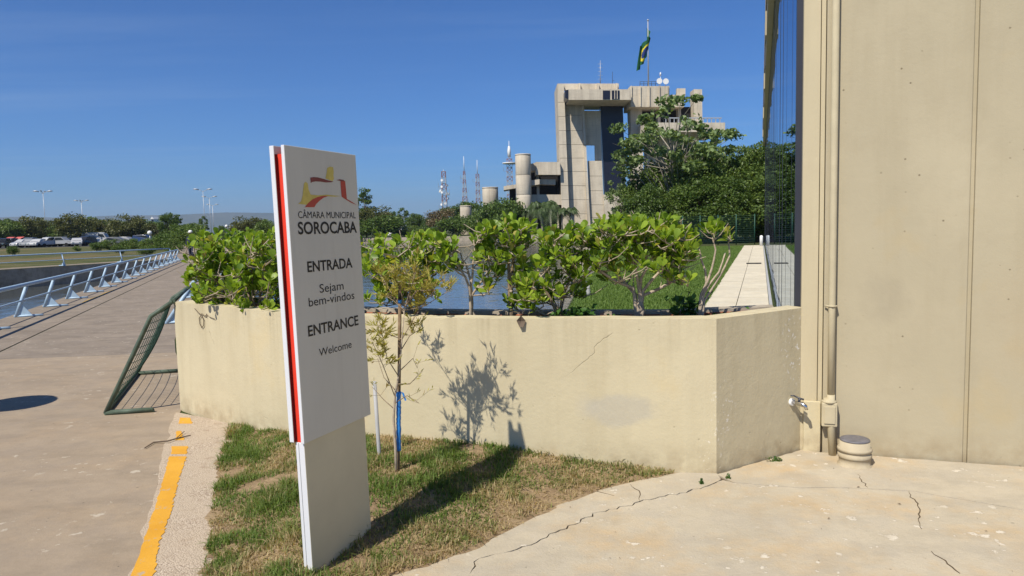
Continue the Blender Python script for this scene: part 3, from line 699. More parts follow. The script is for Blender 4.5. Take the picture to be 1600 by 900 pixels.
# keep the back line clear of the facet corner
o50 = o50[:-2] + [(1.15, 5.02), (1.86, 5.12)]; o62 = o62[:-2] + [(1.12, 5.16), (1.90, 5.26)]
outer = [(o62[0][0] - 0.02, o62[0][1]), ] + front
fw_poly = [o62[0]] + front + o13[::-1][:-1] + [(o13[0][0] + 0.10, o13[0][1] - 0.02), (o62[0][0] + 0.14, o62[0][1] - 0.02)]
b = MB(); b.prism(fw_poly, -0.05, 1.0); wl_ = b.build('front_wall', M['stucco'], pl); bevel(wl_.data, 0.012, 2)
for v_ in wl_.data.vertices:                                   # hand-finished, uneven rim and face
    k_ = mnoise.noise((v_.co.x * 4.0, v_.co.y * 4.0, v_.co.z)); v_.co.z += (0.006 * k_ + 0.004 * mnoise.noise((v_.co.x * 17, v_.co.y * 17, 2))) if v_.co.z > 0.5 else 0
    v_.co.x += 0.003 * mnoise.noise((v_.co.x * 9, v_.co.y * 9, 7)); v_.co.y += 0.004 * mnoise.noise((v_.co.x * 9, v_.co.y * 9, 17))
b = MB(); b.prism(o50[1:] + o62[::-1][:-1], -0.05, 0.985); b.build('back_wall', M['mortar'], pl)
mid_in = [(p[0], p[1]) for p in o13[1:-1]]
b = MB(); b.prism(o13[1:-1] + [(1.90, 4.98)] + o50[::-1][:-1], 0.5, 0.90); b.build('soil', M['dark_soil'], pl)
# bricks of the back wall, inner face
acc = []; 
for a, c in zip(o50[1:-1], o50[2:]):
    L = math.hypot(c[0] - a[0], c[1] - a[1]); n = max(1, int(round(L / 0.16)))
    for i in range(n): acc.append((a[0] + (c[0] - a[0]) * i / n, a[1] + (c[1] - a[1]) * i / n, math.atan2(c[1] - a[1], c[0] - a[0]), L / n))
bmx = {}
for (x, y, ang, L) in acc:
    key = round(L, 2)
    if key not in bmx:
        q = MB(); q.box(0.005, key - 0.008, -0.012, 0.05, 0, 0.072); bmx[key] = q.mesh('brick', M['brick']); bevel(bmx[key], 0.004, 1)
    o = link_obj('brick', bmx[key], pl, (x, y - 5 + RND.uniform(-0.006, 0.004), 0.886 + RND.uniform(-0.004, 0.006)), (0, RND.uniform(-0.02, 0.02), ang + RND.uniform(-0.03, 0.03)))

# ================================================================= BUILDING ON THE RIGHT
WD = Vector((0.9455, -0.3256, 0)); WN = Vector((-0.3256, -0.9455, 0))    # wall direction (to the right) and outward normal
W0 = Vector((2.035, 4.86, 0))
bd = thing('council_building', 'tall beige precast concrete building wall with grey dark glass side facade', 'building', (2.2, 5.0, 0))
def wbox(name, s0, s1, o0, o1, z0, z1, mat, bev=0.0, parent=None):
    q = MB(); q.obox(W0 + WD * s0 + WN * o0 + Vector((0, 0, z0)), WD * (s1 - s0), WN * (o1 - o0), (0, 0, z1 - z0)); ob = q.build(name, mat, parent or bd)
    if bev: bevel(ob.data, bev, 2)
    return ob
ZT = 9.0
s_seam = 0.0
wbox('pillar', -0.075, 0.03, -0.45, -0.02, -0.05, ZT, M['pillar'], 0.004)
wbox('pillar_edge', 0.034, 0.062, -0.30, -0.028, -0.05, ZT, M['pillar'], 0.003)
wbox('plinth_block', -0.055, 0.052, -0.018, 0.008, -0.05, 0.36, M['stucco'], 0.004)
wbox('wall_panel', 0.066, 0.905, -0.30, -0.004, -0.05, ZT, M['panel'], 0.006)
wbox('panel_joint', 0.906, 0.929, -0.25, -0.022, -0.05, ZT, M['panel'])
wbox('wall_panel', 0.930, 3.10, -0.30, -0.002, -0.05, ZT, M['panel'], 0.006)
wbox('panel_joint', 3.101, 3.122, -0.25, -0.022, -0.05, ZT, M['panel'])
wbox('wall_panel', 3.123, 5.6, -0.30, -0.003, -0.05, ZT, M['panel'], 0.006)
# roof slab and fascia over the glass
def fbox(name, s0, s1, o0, o1, z0, z1, mat, parent=None, bev=0):
    q = MB(); q.obox(fac(s0, o0, z0), FD * (s1 - s0), FN * (o1 - o0), (0, 0, z1 - z0)); ob = q.build(name, mat, parent or bd)
    if bev: bevel(ob.data, bev, 1)
    return ob
GH = 6.3
fbox('corner_frame', -0.02, 0.07, -0.10, 0.015, -0.02, ZT, M['alu'])
fbox('roof_slab', 0.0, FLEN + 0.3, -6.0, -0.05, GH, GH + 2.4, M['pillar'])
fbox('fascia', 8.0, FLEN + 0.3, -0.049, 0.11, GH, GH + 1.4, M['panel'])
fbox('inner_wall', 0.3, FLEN, -3.0, -2.8, 0.0, GH - 0.01, M['dark'])
fbox('end_wall', FLEN, FLEN + 0.25, -6.0, -0.02, 0.0, GH - 0.005, M['panel'])
s = 0.08; i = 0
while s < FLEN - 0.1:
    e = min(s + 1.45, FLEN - 0.02)
    tilt = RND.uniform(-0.002, 0.002)
    q = MB(); q.obox(fac(s, -0.03, 0.03), FD * (e - s - 0.012) + FN * tilt, FN * 0.012, (0, 0, GH - 0.035)); q.build('glass_pane', M['glass'], bd)
    q = MB(); q.obox(fac(e - 0.012, -0.06, 0.0), FD * 0.008, FN * 0.0445, (0, 0, GH - 0.002)); q.build('mullion', M['alu'], bd)
    s = e; i += 1
# concrete blocks along the fascia edge (uneven dark and pale teeth)
for k in range(24):
    s = 11 + k * 1.35
    fbox('fascia_tooth', s, s + 0.55, 0.111, 0.145, GH + 0.10 + 0.2 * (k % 3), GH + 1.1, M['panel'] if k % 2 else M['alu'])

# conduit with junction box
def wpt(s, o, z): return W0 + WD * s + WN * o + Vector((0, 0, z))
def wall_hit(x, y, o=0.0):
    d = ray(x, y); p0 = W0 + WN * o; t = (p0 - CP).dot(WN) / d.dot(WN); p = CP + d * t
    return (p - W0).dot(WD), p.z
s_top, _ = wall_hit(1304, 100, 0.03); s_c, z_b = wall_hit(1298, 725, 0.03); s_m, _ = wall_hit(1299, 560, 0.03)
cd = thing('conduit', 'beige painted vertical conduit with a junction box, on the precast wall', 'conduit', tuple(wpt(s_c, 0.03, 0)))
q = MB(); q.tube([wpt(s_m, 0.032, 0.36), wpt(s_m, 0.032, 1.02), wpt(s_m, 0.032, ZT)], 0.023, 14); q.build('upper_pipe', M['beige_paint'], cd)
q = MB(); q.tube([wpt(s_m + 0.0, 0.04, 0.42), wpt(s_m + 0.0, 0.045, 0.28), wpt(s_m + 0.012, 0.06, 0.0)], 0.025, 14); q.build('lower_pipe', M['beige_paint'], cd)
sb0, zb1 = wall_hit(1284, 626, 0.06); sb1, zb0 = wall_hit(1308, 667, 0.06)
wbox('junction_box', sb0, sb1, -0.003, 0.075, zb0, zb1 - 0.012, M['beige_paint'], 0.006, cd)
lidb = wbox('box_cover', sb0 + 0.014, sb1 - 0.014, 0.072, 0.083, zb0 + 0.022, zb1 - 0.034, M['beige_paint'], 0.003, cd)
q = MB(); q.lathe(wpt((sb0 + sb1) / 2, 0.036, zb1 - 0.014), [(0.048, 0), (0.048, 0.012), (0.034, 0.016), (0.034, 0.026)], 18); q.build('box_collar', M['beige_paint'], cd)
sc_, zc_ = wall_hit(1292, 478, 0.03)
q = MB(); q.tube([wpt(s_m - 0.045, 0.012, zc_), wpt(s_m - 0.03, 0.02, zc_), wpt(s_m - 0.025, 0.045, zc_), wpt(s_m, 0.061, zc_), wpt(s_m + 0.026, 0.045, zc_), wpt(s_m + 0.028, 0.0, zc_)], 0.006, 6); q.build('pipe_clip', M['beige_paint'], cd)

# round capped stub of pipe
p = G(1335, 728)
c = (p.x, p.y, 0.005)
st = thing('capped_pipe_stub', 'short ribbed round pipe stub with grey lid, standing at the wall foot', 'pipe stub', c)
q = MB(); q.lathe(c, [(0.106, 0), (0.104, 0.012), (0.094, 0.014), (0.094, 0.055), (0.100, 0.058), (0.103, 0.066), (0.100, 0.084), (0.094, 0.087), (0.094, 0.098), (0.103, 0.101), (0.105, 0.112), (0.102, 0.120), (0.093, 0.124), (0.091, 0.165)], 36); q.build('ribbed_body', M['cap'], st)
q = MB(); q.lathe((c[0], c[1], c[2] + 0.1655), [(0.090, 0), (0.0905, 0.006), (0.086, 0.011), (0.06, 0.0125)], 36); q.build('lid', M['lid'], st)

# tap on the right facet of the planter
fdv = Vector((PE[0] - PF[-1][0], PE[1] - PF[-1][1], 0)); fl = fdv.length; fdv.normalize(); fnv = Vector((fdv.y, -fdv.x, 0))
d = ray(1236, 628); p0 = Vector((PF[-1][0], PF[-1][1], 0)); t = (p0 - CP).dot(fnv) / d.dot(fnv); hp = CP + d * t
fc = thing('garden_tap', 'small chromed lever tap sticking out of the shaded planter end', 'tap', tuple(hp))
def tp(a, o, z): return hp + fdv * a + fnv * o + Vector((0, 0, z))
q = MB(); q.tube([tp(0, -0.01, 0), tp(0, 0.016, 0)], [0.026, 0.024], 16); q.build('wall_flange', M['white'], fc)
q = MB(); q.tube([tp(0, 0.01, 0), tp(0.004, 0.05, 0), tp(0.008, 0.085, -0.002), tp(0.012, 0.105, -0.012), tp(0.013, 0.112, -0.035)], [0.013, 0.015, 0.017, 0.013, 0.011], 12); q.build('spout', M['chrome'], fc)
q = MB(); q.tube([tp(0.006, 0.06, 0.01), tp(0.006, 0.06, 0.034)], 0.009, 10); q.tube([tp(0.012, 0.09, 0.032), tp(0.006, 0.06, 0.036), tp(-0.01, 0.03, 0.05), tp(-0.03, 0.0 + 0.02, 0.052)], [0.006, 0.007, 0.005, 0.005], 8); q.build('lever', M['alu'], fc)

# ================================================================= TOTEM SIGN
SX, SY, SYAW, SW, ST, SZT, SZB, SLX, SLY = -0.9273, 3.1427, 0.3842, 0.5326, 0.080, 1.9709, 0.6613, 0.0101, -0.0145
sd = Vector((math.sin(SYAW), math.cos(SYAW), 0)); sn = Vector((-math.cos(SYAW), math.sin(SYAW), 0)); so = Vector((SX, SY, 0))
def sp_(a, b_, z): return so + sd * (a + SLY * z) + sn * (b_ + SLX * z) + Vector((0, 0, z))
sg = thing('totem_sign', 'tall pale grey entrance totem sign with red edge strip, standing in the grass', 'sign', tuple(sp_(SW / 2, ST / 2, 0)))
def sbox(name, a0, a1, b0, b1, z0, z1, mat, bev=0.0015):
    q = MB(); vs = [sp_(a, b_, z) for z in (z0, z1) for b_ in (b0, b1) for a in (a0, a1)]
    q.add(vs, [(0, 2, 3, 1), (4, 5, 7, 6), (0, 1, 5, 4), (2, 6, 7, 3), (0, 4, 6, 2), (1, 3, 7, 5)])
    bm = bmesh.new(); ob = q.build(name, mat, sg); bm.from_mesh(ob.data); bmesh.ops.recalc_face_normals(bm, faces=bm.faces); bm.to_mesh(ob.data); bm.free()
    if bev: bevel(ob.data, bev, 1)
    return ob
def facemat(ob, m_edge):           # the wide faces keep their paint, the narrow edges take the whiter edge trim
    ob.data.materials.append(m_edge)
    for p in ob.data.polygons:
        if abs(p.normal.dot(sn)) < 0.7: p.material_index = 1
f_ = sbox('front_panel', 0, SW, 0, 0.018, SZB, SZT, M['sign_face']); facemat(f_, M['sign_white'])
f_ = sbox('back_panel', 0, SW, ST - 0.024, ST, SZB + 0.002, SZT, M['sign_face']); facemat(f_, M['sign_white'])
sbox('red_liner', 0.0012, 0.0175, ST - 0.0262, ST - 0.0243, SZB + 0.003, SZT - 0.036, M['red_shade'], 0)
sbox('red_core', 0.018, SW - 0.018, 0.0185, ST - 0.0245, SZB + 0.001, SZT - 0.035, M['red'], 0)
f_ = sbox('post', 0.012, SW - 0.041, 0.010, ST - 0.022, -0.05, SZB - 0.0005, M['sign_post']); facemat(f_, M['sign_white'])
sbox('post_trim', 0.0105, 0.013, 0.0395, 0.0415, 0.02, SZB - 0.001, M['pvc'], 0)
def sface(x, y):
    """pixel -> (a, z) on the front face"""
    nrm = (sp_(0, 0, 1) - sp_(0, 0, 0)).cross(sd).normalized(); d_ = ray(x, y); t_ = (so - CP).dot(nrm) / d_.dot(nrm); p_ = CP + d_ * t_ - so
    z_ = p_.z; return (p_.dot(sd) - SLY * z_, z_)
def text_mesh(txt, bold):
    cu = bpy.data.curves.new('t', 'FONT'); cu.body = txt; cu.size = 1.0; cu.offset = bold; cu.resolution_u = 4
    ob = bpy.data.objects.new('t', cu); COL.objects.link(ob); bpy.context.view_layer.update()
    me = bpy.data.meshes.new_from_object(ob.evaluated_get(bpy.context.evaluated_depsgraph_get())); bpy.data.objects.remove(ob)
    return me
def cap_h(ch, bold):
    me = text_mesh(ch, bold); ys_ = [v.co.y for v in me.vertices]; return min(ys_), max(ys_)
def lettering(txt, bl, br, tl, ref, bold):
    """bl/br baseline pixels left/right, tl pixel at cap height on the left"""
    a0_, z0_ = sface(*bl); a1_, z1_ = sface(*br); _, zt_ = sface(*tl)
    me = text_mesh(txt, bold); xs_ = [v.co.x for v in me.vertices]; xmn, xmx = min(xs_), max(xs_); lo, hi = cap_h(ref, bold)
    kx = (a1_ - a0_) / (xmx - xmn); kz = (zt_ - z0_) / (hi - lo); zb_ = (z0_ + z1_) / 2
    org = ORG[sg.name]
    for v in me.vertices:
        p_ = sp_(a0_ + (v.co.x - xmn) * kx, -0.0012, zb_ + (v.co.y - lo) * kz) - Vector(org); v.co = p_
    me.materials.clear(); me.materials.append(M['black']); me.name = 'lettering'
    link_obj('lettering', me, sg)
lettering('CÂMARA MUNICIPAL', (466, 341.9), (555.7, 340.2), (465.6, 331.2), 'M', 0.0)
lettering('SOROCABA', (466, 366.6), (557.6, 363.6), (465.6, 346.8), 'B', 0.022)
lettering('ENTRADA', (480.6, 426.4), (550.6, 417.4), (480.2, 409.4), 'E', 0.020)
lettering('Sejam', (499.6, 457.6), (536.8, 452.4), (499.4, 444.0), 'S', 0.0)
lettering('bem-vindos', (482.6, 479.4), (553.6, 467.0), (482.2, 465.6), 'b', 0.0)
lettering('ENTRANCE', (481.8, 527), (560, 507), (481.4, 509.8), 'E', 0.020)
lettering('Welcome', (498.6, 556.4), (549.4, 543.6), (498.4, 544.4), 'W', 0.0)
def decal(name, zpts, mat, lift):
    q = MB(); org = []
    for zx, zy in zpts:
        a_, z_ = sface(440 + zx / 5.293, 230 + zy / 5.293); org.append(sp_(a_, -lift, z_))
    tri = tessellate_polygon([[Vector((p_[0], p_[1], 0)) for p_ in zpts]])
    q.add(org, [tuple(t_) for t_ in tri]); q.build(name, mat, sg)
decal('logo_stroke', [(362, 258), (366, 235), (372, 205), (376, 172), (400, 160), (426, 166), (430, 200), (428, 235), (432, 262), (420, 280), (392, 270)], M['logo_yellow'], 0.0008)
decal('logo_stroke', [(135, 468), (160, 448), (172, 400), (178, 345), (184, 300), (198, 285), (215, 300), (222, 350), (240, 392), (300, 398), (372, 392), (440, 400), (490, 404), (440, 409), (372, 406), (320, 408), (250, 440), (205, 476), (165, 472)], M['logo_yellow'], 0.0009)
decal('logo_stroke', [(236, 252), (262, 247), (300, 250), (345, 262), (390, 276), (428, 283), (408, 290), (362, 292), (320, 285), (280, 283), (250, 288), (240, 297)], M['logo_dark'], 0.0012)
decal('logo_stroke', [(450, 272), (480, 266), (508, 270), (524, 282), (496, 284), (480, 278)], M['logo_dark'], 0.0012)
decal('logo_stroke', [(485, 283), (524, 282), (530, 340), (538, 428), (580, 452), (622, 480), (575, 460), (528, 432), (495, 410), (490, 350)], M['logo_red'], 0.0013)
decal('logo_stroke', [(190, 496), (215, 465), (255, 430), (300, 410), (345, 402), (388, 403), (345, 418), (310, 445), (285, 470), (270, 496)], M['logo_red'], 0.0012)

# ================================================================= LEANING MESH FRAME (small goal)
fr = thing('mesh_goal_frame', 'rusty green tube frame with netting leaning against the planter end', 'goal frame', (-3.6, 7.2, 0))
A = [Vector((-3.66, 6.36, 0.03)), Vector((-3.27, 6.43, 0.03))]; Bk = [Vector((-4.32, 8.19, 0.03)), Vector((-3.85, 8.30, 0.03))]
A_b = AT(236, 494, 6.42); A_t = AT(270, 471, 6.46)
off = Bk[0] - A[0]
post_a = [A[0], A[0].lerp(A_b, 0.5), A_b, A_t]
q = MB(); q.tube(post_a, 0.020, 10); q.build('side_post', M['green_metal'], fr)
post_b = [p_ + off for p_ in post_a]
q = MB(); q.tube(post_b, 0.020, 10); q.build('side_post', M['green_metal'], fr)
q = MB(); q.tube([post_a[-1], post_b[-1]], 0.020, 10); q.build('top_bar', M['green_metal'], fr)
q = MB(); q.tube([post_a[0], post_b[0]], 0.020, 10); q.build('bottom_bar', M['green_metal'], fr)
for f0, f1 in (A, Bk):
    q = MB(); q.tube([f0, f1], 0.022, 10); q.build('foot', M['green_metal'], fr)
    for e_ in (f0, f1):
        q = MB(); q.tube([e_, e_ - Vector((0, 0, 0.03))], 0.012, 8); q.build('foot_stud', M['green_metal'], fr)
# the net sags a little behind the frame
q = MB(); nu, nv = 22, 15
def netp(u, v):
    if v < 0.8: p_ = A[0].lerp(A_b, v / 0.8)
    else: p_ = A_b.lerp(A_t, (v - 0.8) / 0.2)
    sag = 0.10 * math.sin(math.pi * u) * math.sin(math.pi * v); return p_ + off * u + Vector((0.8, -0.1, -0.45)) * sag
for i in range(nu + 1): q.tube([netp(i / nu, j / nv) for j in range(nv + 1)], 0.0035, 3, 0, False)
for j in range(nv + 1): q.tube([netp(i / nu, j / nv) for i in range(nu + 1)], 0.0035, 3, 0, False)
q.build('net', M['net'], fr)

# ================================================================= BLUE RAILINGS
def railing(name, label, pts_fn, posts, lean, ht=0.66, rail_ext=None, grp=None):
    """posts: list of (x, y) feet; lean: plan vector of the lean at the top"""
    root = thing(name, label, 'railing', (posts[0][0], posts[0][1], 0), grp)
    L = Vector((lean[0], lean[1], 0)); top = []; mid = []
    for i, (x, y) in enumerate(posts):
        f0 = Vector((x, y, 0.012)); t0 = f0 + L + Vector((0, 0, ht)); top.append(t0); mid.append(f0 + L * 0.5 + Vector((0, 0, ht * 0.5)))
        q = MB(); q.tube([f0, t0], 0.036, 8); po = q.build('post', M['blue_metal'], root)
        ln = L.normalized()
        q = MB(); q.tube([f0 - ln * 0.03 + Vector((0, 0, 0.02)), f0 + ln * 0.48 + Vector((0, 0, 0.02))], 0.024, 8); q.build('foot', M['blue_metal'], po)
        q = MB(); sd_ = Vector((-ln.y, ln.x, 0)) * 0.008
        a_, b_, c_ = f0 + Vector((0, 0, 0.02)), f0 + ln * 0.30 + Vector((0, 0, 0.02)), f0 + L * 0.42 + Vector((0, 0, ht * 0.42))
        q.add([a_ - sd_, b_ - sd_, c_ - sd_, a_ + sd_, b_ + sd_, c_ + sd_], [(0, 1, 2), (5, 4, 3), (0, 3, 4, 1), (1, 4, 5, 2), (2, 5, 3, 0)]); q.build('gusset', M['blue_metal'], po)
    q = MB(); q.tube(top, 0.040, 10); q.build('top_rail', M['blue_metal'], root)
    q = MB(); q.tube(mid, 0.020, 8); q.build('mid_rail', M['blue_metal'], root)
    return root
nrp = Vector((0.942, 0.336, 0)) * 0.24
posts = [(xe(y) + 0.22, y) for y in np.arange(8.5, 46.5, 2.03)]
railing('promenade_railing', 'pale blue slanted railing along the canal edge of the walkway', None, posts, nrp)
posts = []
for k in range(-6, 5):
    t_ = k; posts.append((-23.6 + t_ * 1.42 - 0.0, 44.0 + t_ * 3.42))
posts = [p_ for p_ in posts if p_[1] < 48]
railing('bank_railing', 'pale blue railing on the opposite bank of the canal, before the dry field', None, posts, (-0.22, 0.08), 0.70)
posts = [(-6.22, 12.9), (-8.22, 18.0)] + [(-8.95 - (y - 19.5) * 0.27, y) for y in np.arange(23.0, 47, 4.8)]
railing('lakeside_railing', 'pale blue railing starting behind the planter end, beside the lake', None, posts, (0.42, 0.15))

# ================================================================= SHRUBS
def clusia_leaf(name, w=0.56, curl=0.18):
    st_ = [(0.0, 0.05), (0.16, 0.13), (0.38, 0.32), (0.62, 0.47), (0.82, 0.49), (0.94, 0.36), (1.0, 0.12)]
    vs = []; fs = []
    for t_, hw in st_:
        zc = -curl * (t_ ** 2) + 0.10 * t_
        vs += [(-hw * w, t_, zc + 0.10 * hw), (0, t_, zc), (hw * w, t_, zc + 0.10 * hw)]
    for i in range(len(st_) - 1):
        for j in (0, 1): o = i * 3 + j; fs.append((o, o + 1, o + 4, o + 3))
    return vs, fs
LEAVES = []
for k, (w_, c_) in enumerate(((0.55, 0.10), (0.62, 0.22), (0.50, 0.0))):
    vs, fs = clusia_leaf('leaf', w_, c_); q = MB(); q.add(vs, fs, 0, True); LEAVES.append((q.mesh('leaf', M['clusia']), np.array(vs), fs))
def place_leaves(mats, root, nmax, order):
    """mats: list of (variant, 4x4 matrix in world); the nearest nmax as leaf objects, the rest joined"""
    org = Matrix.Translation(-Vector(ORG[root.name])); idx = sorted(range(len(mats)), key=lambda i: order(mats[i][1].translation))
    for i in idx[:nmax]:
        o = bpy.data.objects.new('leaf', LEAVES[mats[i][0]][0]); COL.objects.link(o); o.parent = root; o.matrix_local = org @ mats[i][1]
    rest = idx[nmax:]
    if rest:
        q = MB()
        for i in rest:
            k, m_ = mats[i]; mm = np.array(m_); q.add((LEAVES[k][1] @ mm[:3, :3].T + mm[:3, 3]).tolist(), LEAVES[k][2], 0, True)
        tag(q.build('foliage', M['clusia'], root), None, None, None, 'stuff')
def shrub(label, seed, base_px, Yd, stems, clumps, leaf=0.088, bark='bark', nobj=220, dspread=0.16, thick=0.013):
    """base_px: foot pixel; stems: pixel polylines from the foot (main wood); clumps: (cx, cy, rx, ry, ntips)"""
    r = random.Random(seed); p0 = AT(base_px[0], base_px[1], Yd); p0.z = 0.89
    root = thing('shrub', label, 'shrub', tuple(p0), 'shrubs in the planter')
    nodes = []
    for sx_, st_ in enumerate(stems):
        dz = r.uniform(-0.06, 0.06); pp = [p0 + Vector((r.uniform(-.015, .015), r.uniform(-.015, .015), 0))]
        for i, (x, y) in enumerate(st_):
            w_ = AT(x, y, Yd + dz * (i + 1) / len(st_)); pp.append(w_)
        fine = []
        for a_, c_ in zip(pp[:-1], pp[1:]):
            for t_ in (0.0, 0.5): fine.append(a_.lerp(c_, t_) + Vector((r.gauss(0, 0.006), r.gauss(0, 0.006), r.gauss(0, 0.004))) * (1 if t_ else 0.3))
        fine.append(pp[-1]); n = len(fine)
        q = MB(); q.tube(fine, [thick * (1 - 0.55 * i / (n - 1)) for i in range(n)], 7); q.build('stem', M[bark], root)
        nodes += [(f, thick * (1 - 0.55 * i / (n - 1))) for i, f in enumerate(fine)][max(1, n // 3):]
    tips = []; qb = MB()
    for (cx_, cy_, rx_, ry_, nt) in clumps:
        for _ in range(int(nt * 1.75)):
            while True:
                u, v = r.uniform(-1, 1), r.uniform(-1, 1)
                if u * u + v * v <= 1: break
            t_ = AT(cx_ + u * rx_, cy_ + v * ry_ * 1.3 + 2, Yd + r.gauss(0, dspread)); t_.z = max(t_.z, 0.93)
            nd = min(nodes, key=lambda q_: (q_[0] - t_).length + max(0, q_[0].z - t_.z + 0.03) * 3)
            m_ = nd[0].lerp(t_, 0.55) + Vector((r.gauss(0, 0.02), r.gauss(0, 0.02), -0.02 + r.gauss(0, 0.012)))
            qb.tube([nd[0], m_, t_], [min(nd[1] * 0.7, 0.007), 0.0045, 0.0035], 5, 0, False)
            if (t_ - nd[0]).length < 0.3: nodes.append((m_, 0.006))
            tips.append((t_, (t_ - m_).normalized()))
    for _ in range(len(tips) // 3):
        nd = r.choice(nodes); e_ = nd[0] + Vector((r.gauss(0, 0.09), r.gauss(0, 0.06), r.uniform(0.0, 0.12))); qb.tube([nd[0], nd[0].lerp(e_, 0.5) + Vector((0, 0, -0.015)), e_], [0.004, 0.003, 0.002], 4, 0, False)
    tag(qb.build('twigs', M['bark_pale'], root), None, None, None, 'stuff')
    mats = []
    for t_, dr_ in tips:
        ax = (dr_ * 0.8 + Vector((r.gauss(0, .12), r.gauss(0, .12) - 0.1, 1.0))).normalized(); n = r.randint(6, 10); a0_ = r.uniform(0, 6.28)
        for k in range(n):
            lvl = k / n; an = a0_ + k * 2.4; el = 1.40 - 0.95 * (1 - lvl) + r.gauss(0, 0.18)       # elevation of leaf from the rosette plane
            u = ax.orthogonal().normalized(); w_ = ax.cross(u); out = u * math.cos(an) + w_ * math.sin(an)
            yv = (out * math.cos(el) + ax * math.sin(el)).normalized(); xv = yv.cross(ax); xv = xv.normalized() if xv.length > 1e-4 else u
            xv = (Matrix.Rotation(r.gauss(0, 0.35), 3, yv) @ xv).normalized(); zv = xv.cross(yv); s_ = leaf * 0.70 * r.uniform(0.5, 1.3)
            base = t_ - ax * (0.035 * (1 - lvl)) + out * 0.003
            mats.append((r.randrange(3), Matrix(((xv.x * s_, yv.x * s_, zv.x * s_, base.x), (xv.y * s_, yv.y * s_, zv.y * s_, base.y), (xv.z * s_, yv.z * s_, zv.z * s_, base.z), (0, 0, 0, 1)))))
    place_leaves(mats, root, nobj, lambda p_: p_.y + 0.15 * (1.7 - p_.z))
    return root
# left mass before the sign
shrub('bushy green shrub at the planter end beside the mesh goal frame', 1, (345, 478), 6.35, [[(340, 440), (325, 410)], [(352, 430), (350, 395)], [(365, 440), (375, 405)]],
      [(318, 400, 30, 26, 26), (352, 395, 34, 28, 30), (312, 440, 22, 24, 12), (350, 440, 40, 30, 30)], 0.098, 'bark', 230, 0.20)
shrub('dense green shrub between the planter end shrub and the totem sign', 2, (398, 484), 6.0, [[(395, 440), (390, 400)], [(410, 440), (420, 395)], [(385, 450), (370, 420)]],
      [(395, 390, 36, 24, 26), (428, 400, 28, 32, 24), (395, 440, 42, 36, 34), (435, 452, 25, 30, 18)], 0.094, 'bark', 230, 0.20)
shrub('dense green shrub standing behind the totem sign', 3, (500, 490), 5.55, [[(495, 450), (480, 410)], [(510, 450), (525, 400)]],
      [(480, 400, 40, 28, 14), (530, 400, 40, 28, 16), (500, 445, 50, 30, 18)], 0.09, 'bark', 60, 0.15)
shrub('leafy green shrub behind the staked sapling', 4, (645, 488), 5.22, [[(640, 450), (625, 405)], [(650, 450), (660, 400), (680, 385)], [(635, 455), (600, 420)]],
      [(592, 395, 26, 24, 13), (635, 388, 28, 20, 15), (668, 385, 26, 18, 13), (600, 428, 34, 18, 11), (660, 425, 32, 24, 17), (625, 440, 30, 20, 9), (655, 462, 34, 16, 8), (600, 455, 30, 18, 7)], 0.088, 'bark', 240)
shrub('slender pale stemmed shrub with high leaf tufts and bare lower stems', 5, (735, 491), 5.1, [[(736, 450), (739, 410), (742, 375)], [(733, 450), (715, 415), (708, 392)], [(737, 462), (755, 435), (770, 412)], [(735, 440), (728, 415), (720, 395)]],
      [(692, 375, 18, 14, 9), (755, 368, 20, 18, 13), (758, 395, 18, 14, 9), (768, 425, 20, 14, 6), (712, 416, 10, 8, 3), (700, 400, 12, 12, 4), (755, 445, 14, 10, 2)], 0.088, 'bark_pale', 240, 0.12, 0.011)
shrub('upright narrow green shrub beside the pale stemmed shrub', 6, (799, 490), 5.06, [[(799, 450), (802, 410), (806, 380)], [(796, 455), (795, 405), (786, 375)]],
      [(795, 358, 26, 14, 14), (818, 362, 16, 16, 8), (803, 385, 20, 12, 8), (820, 420, 14, 12, 5), (800, 470, 12, 9, 4), (815, 440, 16, 12, 4), (785, 405, 12, 12, 3)], 0.09, 'bark', 240, 0.12, 0.014)
shrub('leaning low branched shrub next to the trailing dark green weeds', 7, (872, 491), 4.98, [[(880, 460), (892, 430), (896, 400)], [(862, 470), (850, 450), (845, 432)], [(880, 465), (915, 430), (925, 395)]],
      [(858, 378, 20, 14, 10), (895, 370, 24, 14, 12), (865, 408, 30, 16, 14), (832, 448, 26, 16, 13), (905, 410, 24, 16, 10), (862, 440, 26, 16, 9), (838, 468, 24, 12, 7), (895, 445, 22, 16, 6)], 0.088, 'bark', 240, 0.13)
shrub('largest spreading green shrub with many woody branches, rooted opposite the lawn', 8, (995, 491), 4.9, [[(1000, 460), (995, 430), (985, 395)], [(1005, 455), (1030, 425), (1058, 400)], [(992, 460), (965, 430), (950, 405)], [(1000, 452), (1010, 420), (1012, 385)], [(990, 450), (940, 425), (925, 415)], [(1004, 462), (1050, 440), (1075, 430)]],
      [(945, 358, 22, 14, 12), (985, 358, 30, 16, 20), (1030, 360, 32, 18, 22), (1070, 372, 20, 18, 11), (940, 385, 22, 16, 9), (1000, 385, 40, 14, 15), (1050, 392, 30, 14, 10), (1040, 345, 14, 8, 3), (1060, 420, 26, 14, 8), (945, 415, 20, 14, 6), (975, 405, 30, 16, 8), (1030, 408, 30, 14, 8), (1075, 400, 16, 14, 5), (925, 380, 14, 18, 5)], 0.09, 'bark_pale', 290, 0.15, 0.015)
shrub('sparse pale stemmed shrub with nearly bare branches near the building pillar', 9, (1092, 490), 4.86, [[(1095, 460), (1112, 420), (1118, 390), (1112, 365)], [(1100, 470), (1125, 430), (1140, 400), (1138, 378)], [(1096, 465), (1122, 425), (1133, 395)], [(1104, 440), (1095, 405), (1090, 380)]],
      [(1112, 353, 12, 7, 5), (1136, 365, 6, 8, 2)], 0.085, 'bark_pale', 240, 0.07, 0.0105)
